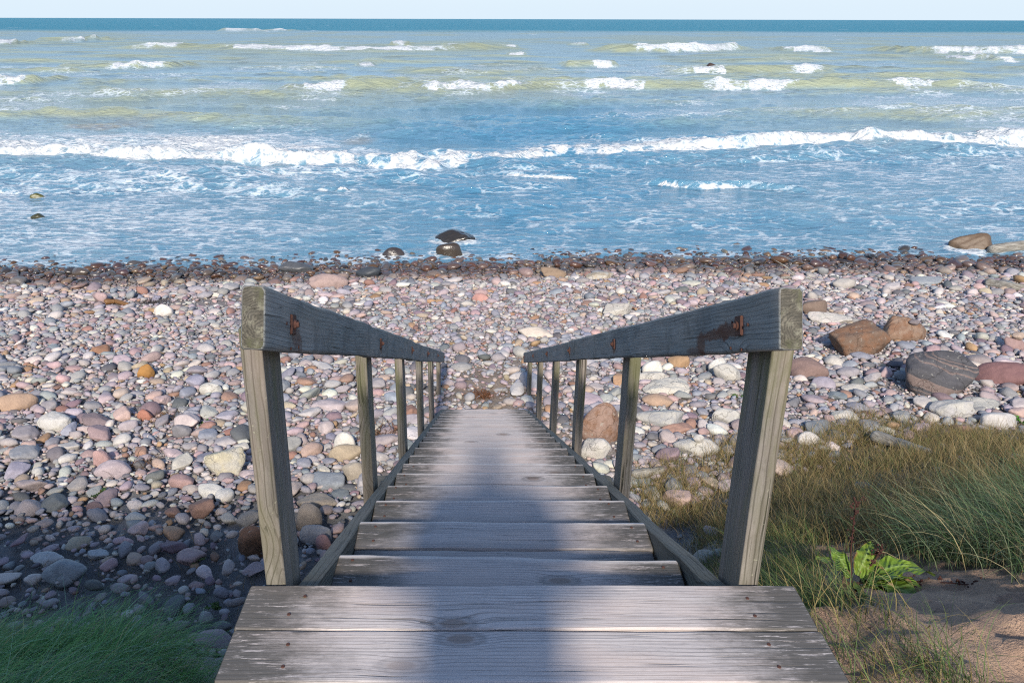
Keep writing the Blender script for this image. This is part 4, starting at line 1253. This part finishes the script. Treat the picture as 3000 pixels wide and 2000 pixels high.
# --- marram on the right dune
def clump(x, y, sc, seed): return sst(.42, .62, fbm(x * sc, y * sc, seed, 3))
def fm(x, y):
    toe = np.interp(x, [.8, 1.6, 2.6, 4.2, 6.5], [3.9, 5.0, 6.0, 7.0, 7.6])
    lim = 3.9 + .62 * (x - 2.4)
    d = sst(.35, -.35, y - lim) * sst(2.0, 2.6, x + .1 * (y - 2.6)) * sst(2.35, 2.9, y + .42 * (x - 2.0))
    return d * (.22 + .78 * clump(x, y, 1.5, 411))
pts = pick(120000, 1.6, 6.8, 1.6, 7.0, fm)
nb = len(pts); cl = fbm(pts[:, 0] * 1.2, pts[:, 1] * 1.2, 415, 3)
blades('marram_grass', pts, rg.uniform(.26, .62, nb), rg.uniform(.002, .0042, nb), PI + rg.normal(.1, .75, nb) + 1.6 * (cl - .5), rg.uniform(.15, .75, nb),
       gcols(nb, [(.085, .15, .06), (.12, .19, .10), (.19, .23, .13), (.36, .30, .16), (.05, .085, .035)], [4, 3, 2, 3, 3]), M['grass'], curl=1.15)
tag(bpy.data.objects['marram_grass'], 'long arching blue green marram grass on the dune right of the stairs', 'grass', kind='stuff')

# --- low tan grass at the foot of the dune
def ft(x, y):
    top = np.interp(x, [.7, 2.0, 3.0, 4.1, 4.7, 5.6, 8], [7.0, 7.2, 7.6, 8.35, 8.1, 7.65, 7.4]) + .35 * (fbm(x * 1.4, y * 0, 421, 3) - .5) * 2
    toe = np.interp(x, [.6, .8, 1.3, 1.7, 2.2, 2.6, 4.2, 6.5], [5.9, 6.2, 6.0, 4.9, 4.0, 3.7, 3.9, 4.4]) + .5 * (fbm(x * 2.2, y * 1.2, 423, 3) - .5)
    return sst(.25, -.25, y - top) * sst(-.3, .3, y - toe) * sst(.62, .85, x) * np.where(x > 1.7, .40 + .6 * clump(x, y, 1.9, 425), .9 * clump(x, y, 1.9, 425))
pts = pick(210000, .6, 7.5, 3.4, 8.6, ft)
nb = len(pts)
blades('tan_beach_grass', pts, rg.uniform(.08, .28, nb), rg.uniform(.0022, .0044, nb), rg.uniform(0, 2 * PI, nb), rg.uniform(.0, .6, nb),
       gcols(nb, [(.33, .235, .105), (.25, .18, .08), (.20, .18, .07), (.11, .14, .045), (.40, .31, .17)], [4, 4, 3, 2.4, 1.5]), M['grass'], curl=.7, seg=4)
tag(bpy.data.objects['tan_beach_grass'], 'short dry tan grass along the foot of the dune by the stones', 'grass', kind='stuff')

# --- grass beside platform and top right post
def fp(x, y):
    d = sst(.64, .75, x) * sst(1.45, 1.15, x - .42 * np.clip(y - 2.7, 0, 3)) * sst(.9, 1.3, y) * sst(5.0, 4.2, y)
    near_ = np.where(y < 1.75, sst(1.05, .85, x), 1)
    return d * near_ * (.25 + .75 * clump(x, y, 2.6, 431))
pts = pick(46000, .62, 2.5, .9, 5.2, fp)
nb = len(pts)
blades('platform_side_grass', pts, rg.uniform(.10, .30, nb), rg.uniform(.0016, .0034, nb), rg.normal(PI * .9, 1.2, nb), rg.uniform(.1, .8, nb),
       gcols(nb, [(.09, .15, .045), (.12, .17, .05), (.27, .22, .09), (.20, .16, .07), (.05, .09, .03)], [4, 3, 2.5, 2.5, 3]), M['grass'], curl=.9)
tag(bpy.data.objects['platform_side_grass'], 'mixed green and straw coloured grass along the right edge of the platform', 'grass', kind='stuff')

# --- straggling dead blades on the shaded mud and sand
def fd(x, y): return np.where(x < 0, clump(x, y, 1.3, 441) * sst(-1.1, -1.6, x) * sst(3.6, 4.2, y) * sst(6.3, 5.4, y), 0) * .9
pts = pick(1500, -5.5, -.9, 3.6, 6.4, fd)
nb = len(pts)
blades('dead_grass', pts, rg.uniform(.08, .26, nb), rg.uniform(.002, .004, nb), rg.uniform(0, 2 * PI, nb), rg.uniform(.1, 1.0, nb),
       gcols(nb, [(.22, .14, .065), (.30, .21, .10), (.11, .12, .05)], [3, 3, 2]), M['weed'], curl=.7, seg=4)
tag(bpy.data.objects['dead_grass'], 'thin dead brown grass straggling over the shaded mud', 'grass', kind='stuff')

# --- unseen grass added on the dune crest behind (it softens the shade line)
def fc(x, y): return np.where((np.abs(x) > 1.4), .9, 0) * np.where(x > 0, sst(2.2, 2.7, x), 1)
pts = pick(5000, -9, 9, -3.6, -1.2, fc)
nb = len(pts)
blades('crest_grass', pts, rg.uniform(.4, .8, nb), rg.uniform(.005, .009, nb), rg.uniform(0, 2 * PI, nb), rg.uniform(.0, .5, nb),
       gcols(nb, [(.12, .17, .07), (.2, .2, .09)], [3, 1]), M['grass'], curl=.6, seg=4)
tag(bpy.data.objects['crest_grass'], 'unseen grass added on the dune crest to soften the shade line', 'grass', kind='stuff')

# --- dock plant
def leaf_mesh(L, W, seed, fold=.25, droop=.5, wave=.03, colr=(.14, .32, .03)):
    r = np.random.default_rng(seed)
    nu, nv = 22, 9
    u = np.linspace(0, 1, nu); v = np.linspace(-1, 1, nv)
    U, Vv = np.meshgrid(u, v, indexing='ij')
    half = W * .5 * np.clip(np.sin(PI * np.clip(U * .93 + .05, 0, 1)) ** .75, .03, 1) * (1 - .25 * U)
    ph = r.random() * 6
    ex = half * Vv
    th = -droop * U ** 1.3
    ang = .55 + th
    cx = np.cumsum(np.cos(.55 - droop * u ** 1.2)) / nu * L; cz = np.cumsum(np.sin(.55 - droop * u ** 1.2)) / nu * L
    Xl = cx[:, None] + 0 * ex
    Zl = cz[:, None] + np.abs(Vv) * half * fold + wave * np.sin(U * 19 + ph + Vv) * np.abs(Vv) ** 2 * (half / (W * .5)) + wave * .6 * np.sin(U * 7 + ph * 2) * Vv
    Yl = ex * (1 + .05 * np.sin(U * 31 + ph))
    P = np.stack([Xl, Yl, Zl], -1).reshape(-1, 3)
    i, j = np.meshgrid(np.arange(nu - 1), np.arange(nv - 1), indexing='ij')
    k = (i * nv + j).ravel()
    Fc = np.stack([k, k + 1, k + nv + 1, k + nv], -1)
    me = mesh_np('leaf', P, Fc)
    c = np.tile(np.array(colr), (len(P), 1)) * (1 + .15 * np.sin(U * 40 + np.abs(Vv) * 8).reshape(-1, 1) * .3)
    edge = (sst(.75, 1., np.abs(Vv)) * sst(.45, .65, fbm(U * 7 + seed, Vv * 3, seed, 3))).reshape(-1, 1)
    c = c * (1 - edge) + np.array([.20, .085, .04]) * edge
    mid = np.exp(-(Vv / .09) ** 2).reshape(-1, 1)
    c = c * (1 - .6 * mid) + np.array([.30, .42, .14]) * .6 * mid
    set_col(me, 'col', c)
    set_f(me, 'vein', (-np.exp(-(Vv / .08) ** 2) + .5 * np.sin((U - np.abs(Vv) * .22) * 52)).reshape(-1))
    return me

def dock():
    B = hit(2505, 1712)
    root = bpy.data.objects.new('dock_plant', None); COL.objects.link(root); root.location = Vector(B)
    tag(root, 'broad leaved green dock plant with dark dry seed stalks on the sandy slope', 'plant')
    #        azimuth, tilt, length, width, seed, droop, colour
    specs = [(-.35, .25, .26, .115, 1, 1.15, (.17, .36, .035)), (-.75, .1, .30, .12, 2, 1.35, (.12, .27, .03)), (.10, .35, .25, .11, 3, .9, (.20, .42, .04)),
             (-1.15, .15, .27, .11, 4, 1.5, (.13, .28, .035)), (-1.65, .2, .22, .09, 5, 1.4, (.10, .20, .03)), (.9, .5, .2, .07, 6, .7, (.22, .42, .05)),
             (1.9, .45, .17, .055, 7, .6, (.18, .40, .05)), (2.7, .35, .17, .06, 8, .8, (.13, .28, .04)), (-.05, .05, .34, .105, 9, .95, (.19, .38, .04)), (-.55, .55, .2, .09, 10, 1.0, (.16, .33, .04)), (-2.2, .3, .16, .07, 11, 1.2, (.13, .075, .045))]
    for az, tilt, L, W, sd, dr, c in specs:
        o = link('leaf', leaf_mesh(L * 1.0, W * 1.3, sd, fold=.10, droop=dr * 1.1, colr=[c[0] * .72, c[1] * .56, c[2] * .42], wave=.013), M['dock'], root)
        o.location = (.02 * math.cos(az), .02 * math.sin(az), .02 + .02 * random.random())
        o.rotation_euler = (random.uniform(-.3, .3), -tilt * .6, az)
    for (dx, dy, h, sd) in ((-.03, .05, .40, 1), (.11, .04, .16, 2), (.45, -.02, .05, 3)):
        r = np.random.default_rng(sd)
        if sd == 3:
            P = [(0, 0, .02), (.2, -.01, .04), (.4, -.03, .045), (.55, -.03, .03)]
        else:
            P = [(dx * .2, dy * .2, 0), (dx * .6, dy, h * .4), (dx * .9, dy * 1.1, h * .75), (dx, dy * 1.2, h)]
        P = np.array(P); tt = np.linspace(0, 1, 16)
        Q = np.stack([np.interp(tt, np.linspace(0, 1, len(P)), P[:, k]) for k in range(3)], 1)
        Vs, Fs = [], []; o_ = 0
        v, f = tube_np(Q, np.linspace(.0045, .0022, 16), 7)
        Vs.append(v); Fs += [q + o_ for q in f]; o_ += len(v)
        for k in range(6, 16):
            for w in range(5 if k > 11 else 2):
                d = r.normal(size=3) * .012; d[2] = abs(d[2])
                s_ = PROTO[(1, 1)] * np.array([.005, .004, .006]) * r.uniform(.7, 1.3) + Q[k] + d
                Vs.append(s_); Fs.append(ICO[1][1] + o_); o_ += len(s_)
        me = mesh_np('seed_stalk', np.concatenate(Vs), Fs)
        set_col(me, 'col', np.tile([.055, .022, .018], (len(me.vertices), 1)) * r.uniform(.7, 1.4, (len(me.vertices), 1)))
        link('seed_stalk', me, M['weed'], root)
dock()

# --- a tall dry dock stalk just behind it is part of the grass edge: its own thing
def small_plant(px, py, label, n, L, colr, seed):
    B = hit(px, py)
    root = bpy.data.objects.new('small_plant', None); COL.objects.link(root); root.location = Vector(B)
    tag(root, label, 'plant', 'small green plants among the stones')
    r = np.random.default_rng(seed)
    for k in range(n):
        o = link('leaf', leaf_mesh(L * r.uniform(.7, 1.2), L * .45, seed * 20 + k, droop=.9, colr=colr, wave=.008), M['dock'], root)
        o.location = (r.normal(0, L * .2), r.normal(0, L * .2), .02)
        o.rotation_euler = (r.normal(0, .3), -.3, r.uniform(0, 6.28))
small_plant(2985, 1236, 'small bright green plant among stones at the photo edge', 6, .12, (.09, .30, .03), 3)
small_plant(2165, 1164, 'tiny green sprout between stones near the pitted pale block', 5, .09, (.10, .28, .03), 4)
small_plant(298, 1462, 'low green weed growing in the shaded mud', 9, .10, (.07, .14, .03), 5)
small_plant(593, 1251, 'tiny green sprout on pale stones near the top left post', 4, .08, (.10, .24, .03), 6)
small_plant(640, 1795, 'low leafy weed by the corner of the platform', 8, .07, (.05, .11, .025), 7)
small_plant(575, 1655, 'brownish green weed in the shaded mud near the orange rimmed boulder', 9, .09, (.10, .12, .03), 8)

# ================================================================== DRIFTWOOD AND WEED
def log(name, pxs, r0, r1, label, seed, lift=.5, mat=None, forks=()):
    r = np.random.default_rng(seed)
    W = np.array([hit(a, b) if b > 760 else at(a, b, SEA + .05) for a, b in pxs])
    n = 26
    tt = np.linspace(0, 1, n)
    Q = np.stack([np.interp(tt, np.linspace(0, 1, len(W)), W[:, k]) for k in range(3)], 1)
    R = np.interp(tt, [0, .05, .5, 1], [r0 * .7, r0, (r0 + r1) / 2, r1])
    R = R * (1 + .25 * (fbm(tt * 5, tt * 0, seed, 3) - .5))
    Q[:, 2] += R * lift + .02
    Q[:, 2] = np.maximum(Q[:, 2], np.convolve(np.pad(Q[:, 2], 3, 'edge'), np.ones(7) / 7, 'valid'))
    c = Q.mean(0)
    ex = Q[-1] - Q[0]; yaw = math.atan2(ex[1], ex[0])
    v, f = tube_np(Q - c, R, 12)
    Vs, Fs, o_ = [v], list(f), len(v)
    for (t0, dx, dy, dz, rr) in forks:
        p = Q[int(t0 * (n - 1))] - c
        P = np.array([p, p + np.array([dx, dy, dz]) * .5 + [0, 0, .04], p + np.array([dx, dy, dz])])
        t2 = np.linspace(0, 1, 10)
        P = np.stack([np.interp(t2, [0, .5, 1], P[:, k]) for k in range(3)], 1)
        v, f = tube_np(P, np.linspace(rr, rr * .3, 10), 8); Vs.append(v); Fs += [q + o_ for q in f]; o_ += len(v)
    V = np.concatenate(Vs)
    rz = np.array([[math.cos(-yaw), -math.sin(-yaw), 0], [math.sin(-yaw), math.cos(-yaw), 0], [0, 0, 1]])
    V = V @ rz.T
    V *= 1 + .0
    V[:, 1:] += .18 * r0 * np.stack([noise3(V / r0 * .4, seed, 1.), noise3(V / r0 * .4, seed + 5, 1.)], 1)
    o = link(name, mesh_np(name, V, Fs), mat or M['drift'])
    o.location = Vector(c); o.rotation_euler = (0, 0, yaw)
    tag(o, label, 'driftwood', 'driftwood on the beach')
log('driftwood_log', [(2896, 733), (2950, 727), (3060, 716)], .10, .13, 'grey brown driftwood log lying at the waterline beside the big shoreline boulder', 1)
log('driftwood_log', [(2886, 829), (2950, 842), (3060, 850)], .09, .08, 'bleached driftwood log among stones at the photo edge below the shoreline boulder', 2)
log('driftwood_log', [(2555, 1300), (2630, 1316), (2720, 1336)], .07, .035, 'grey driftwood log lying in the tan grass', 3, lift=1.3)
log('driftwood_log', [(1855, 1412), (1900, 1400), (1945, 1388)], .06, .035, 'short pale driftwood piece in tan grass beside the second right post', 5, lift=1.0)
log('driftwood_branch', [(2285, 820), (2335, 815), (2388, 822)], .03, .014, 'thin forked bleached branch lying on stones above the right handrail top', 4, lift=1.6, forks=((.5, -.32, .45, .22, .02), (.5, -.42, .35, .08, .015)))
log('kelp_stalk', [(308, 900), (340, 896), (376, 906)], .05, .035, 'ribbed brown kelp stalk lying on the dark sand strip', 6, lift=.8, mat=mat_plain('brown_kelp', (.17, .085, .03), .6, 30))

def tangle(px, py, w, label, seed, colr, n=260):
    B = hit(px, py)
    r = np.random.default_rng(seed)
    pts = np.stack([B[0] + r.normal(0, w, n), B[1] + r.normal(0, w * .7, n)], 1)
    o = blades('dry_seaweed', pts, r.uniform(.06, .2, n), r.uniform(.003, .007, n), r.uniform(0, 6.28, n), r.uniform(.4, 1.3, n),
               np.tile(np.array(colr), (n, 1)) * r.uniform(.5, 1.5, (n, 1)), M['weed'], curl=1.4, seg=4, z_off=.01)
    tag(o, label, 'seaweed', 'clumps of dry seaweed')
tangle(1415, 1165, .10, 'reddish brown clump of dry seaweed at the foot of the stairs', 1, (.17, .075, .035))
tangle(1120, 1275, .12, 'reddish brown dry seaweed clump between the left handrail posts', 2, (.15, .075, .04))
tangle(490, 1235, .12, 'brown dry seaweed strewn on pale stones near the brick red cobble', 3, (.12, .075, .04), 160)
tangle(395, 1380, .13, 'brown dry seaweed patch beside the upright pink stone', 4, (.13, .075, .045), 160)
tangle(455, 895, .16, 'black dry seaweed line on the dark sand strip', 5, (.035, .025, .02), 200)

# ================================================================== PHOTOGRAPHER (only the shadow is in the picture)
def person():
    px_ = -.09; y0 = -.40
    root = bpy.data.objects.new('person', None); COL.objects.link(root); root.location = (px_, y0, 0)
    tag(root, 'standing photographer whose shadow falls on the platform and steps, in dark jacket and jeans', 'person')
    def skin(name, nodes, edges, mat, sub=2):
        me = bpy.data.meshes.new(name)
        me.from_pydata([n_[0] for n_ in nodes], edges, [])
        o = link(name, me, mat, root)
        md = o.modifiers.new('Skin', 'SKIN'); md.use_smooth_shade = True
        for k, n_ in enumerate(nodes):
            me.skin_vertices[0].data[k].radius = n_[1] if hasattr(n_[1], '__len__') else (n_[1], n_[1])
            me.skin_vertices[0].data[k].use_root = (k == 0)
        sd = o.modifiers.new('Subsurf', 'SUBSURF'); sd.levels = sub; sd.render_levels = sub
        return o
    jean = mat_plain('blue_jeans', (.06, .08, .13)); jac = mat_plain('dark_jacket', (.05, .055, .06)); skn = mat_plain('skin', (.5, .33, .25), .5, 60, .06); hair = mat_plain('brown_hair', (.06, .04, .025), .6)
    nodes = [((0, 0, .93), (.155, .11)), ((0, .005, 1.10), (.135, .10)), ((0, 0, 1.28), (.175, .115)), ((0, -.01, 1.40), (.15, .09)), ((0, 0, 1.47), .056), ((0, .015, 1.53), .055), ((0, .03, 1.60), (.073, .09)), ((0, .03, 1.68), (.066, .085)),
             ((-.19, -.01, 1.39), .058), ((-.215, .06, 1.16), .045), ((-.10, .29, 1.16), .032), ((.19, -.01, 1.39), .058), ((.215, .06, 1.16), .045), ((.10, .29, 1.16), .032),
             ((-.095, 0, .84), .085), ((-.10, .015, .49), .06), ((-.105, -.015, .10), .042), ((-.11, .13, .045), .038),
             ((.095, 0, .84), .085), ((.10, .015, .49), .06), ((.105, -.015, .10), .042), ((.11, .13, .045), .038)]
    edges = [(0, 1), (1, 2), (2, 3), (3, 4), (4, 5), (5, 6), (6, 7), (3, 8), (8, 9), (9, 10), (3, 11), (11, 12), (12, 13), (0, 14), (14, 15), (15, 16), (16, 17), (0, 18), (18, 19), (19, 20), (20, 21)]
    # hands: palm and five fingers each side
    for s, w in ((-1, 10), (1, 13)):
        base = len(nodes)
        nodes.append(((s * .075, .335, 1.165), .02)); edges.append((w, base))
        for q in range(4):
            k = len(nodes)
            nodes += [((s * .07, .355, 1.185 - q * .019), .0095), ((s * .045, .375, 1.187 - q * .019), .009), ((s * .022, .37, 1.187 - q * .019), .008)]
            edges += [(base, k), (k, k + 1), (k + 1, k + 2)]
        k = len(nodes)
        nodes += [((s * .062, .315, 1.175), .011), ((s * .04, .305, 1.18), .0095)]
        edges += [(base, k), (k, k + 1)]
    body = skin('body', nodes, edges, skn)
    # clothes follow the body, slightly larger
    jn = [(p, (r[0] + .03, r[1] + .025) if hasattr(r, '__len__') else r + .02) for p, r in nodes]
    skin('jacket', [jn[0], jn[1], jn[2], jn[3], jn[8], jn[9], jn[10], jn[11], jn[12], jn[13]], [(0, 1), (1, 2), (2, 3), (3, 4), (4, 5), (5, 6), (3, 7), (7, 8), (8, 9)], jac)
    skin('jeans', [jn[0], jn[14], jn[15], jn[16], jn[18], jn[19], jn[20]], [(0, 1), (1, 2), (2, 3), (0, 4), (4, 5), (5, 6)], jean)
    hm = stone_shape(ICO[3][0], 4, .05) * np.array([.088, .105, .075]) + np.array([0, .012, 1.70])
    link('hair', mesh_np('hair', hm, ICO[3][1]), hair, root)
    # compact camera held in both hands
    bm = bmesh.new()
    bmesh.ops.create_cube(bm, size=1, matrix=Matrix.Diagonal((.115, .035, .07, 1)))
    bmesh.ops.bevel(bm, geom=bm.edges[:], offset=.006, segments=2, affect='EDGES')
    me = bpy.data.meshes.new('hand_camera'); bm.to_mesh(me); bm.free()
    o = link('hand_camera', me, mat_plain('black_plastic', (.02, .02, .02), .45))
    o.location = (px_, y0 + .345, 1.195)
    tag(o, 'black camera held by the photographer', 'camera')
person()

# ================================================================== LIGHT, SKY, CAMERA
sun_dir = Vector((.010, 1, -.60)).normalized()       # direction the light travels
elev = math.asin(-sun_dir.z)
ld = bpy.data.lights.new('sun', 'SUN'); ld.energy = 4.3; ld.angle = math.radians(2.8); ld.color = (1, .905, .775)
lo = bpy.data.objects.new('sun', ld); COL.objects.link(lo)
lo.rotation_euler = sun_dir.to_track_quat('-Z', 'Y').to_euler()
w = bpy.data.worlds.new('World'); S.world = w; w.use_nodes = True
nt = w.node_tree; bg = nt.nodes['Background']
sk = nt.nodes.new('ShaderNodeTexSky'); sk.sky_type = 'NISHITA'; sk.sun_disc = False
sk.sun_elevation = elev; sk.sun_rotation = math.radians(180); sk.air_density = 1.0; sk.dust_density = .6; sk.ozone_density = 3.0
# pale marine haze low over the horizon, by direction
tc = nt.nodes.new('ShaderNodeTexCoord'); sx = nt.nodes.new('ShaderNodeSeparateXYZ'); nt.links.new(tc.outputs['Generated'], sx.inputs[0])
mr = nt.nodes.new('ShaderNodeMapRange'); mr.interpolation_type = 'SMOOTHSTEP'
nt.links.new(sx.outputs[2], mr.inputs[0]); mr.inputs[1].default_value = .0; mr.inputs[2].default_value = .2; mr.inputs[3].default_value = 1; mr.inputs[4].default_value = 0
mxs = nt.nodes.new('ShaderNodeMix'); mxs.data_type = 'RGBA'
nt.links.new(mr.outputs[0], mxs.inputs[0]); nt.links.new(sk.outputs[0], mxs.inputs[6]); mxs.inputs[7].default_value = (3.6, 4.25, 4.8, 1)
nt.links.new(mxs.outputs[2], bg.inputs[0]); bg.inputs[1].default_value = .15

cam = bpy.data.cameras.new('camera'); cam.sensor_width = 36; cam.lens = F / 3000 * 36; cam.sensor_fit = 'HORIZONTAL'
cam.shift_x = (1500 - CX) / 3000; cam.clip_end = 60000; cam.clip_start = .05
co = bpy.data.objects.new('camera', cam); COL.objects.link(co)
co.matrix_world = Matrix.Translation(CAM) @ Matrix.Rotation(PI / 2 - PITCH, 4, 'X') @ Matrix.Rotation(ROLL, 4, 'Z')
S.camera = co
S.view_settings.view_transform = 'Standard'; S.view_settings.look = 'None'; S.view_settings.exposure = .45; S.view_settings.gamma = 1
S.cycles.max_bounces = 6
S.cycles.use_denoising = False
S.cycles.filter_width = 1.15
S.cycles.sample_clamp_indirect = 6.0
S.cycles.use_adaptive_sampling = True
S.cycles.adaptive_threshold = .012
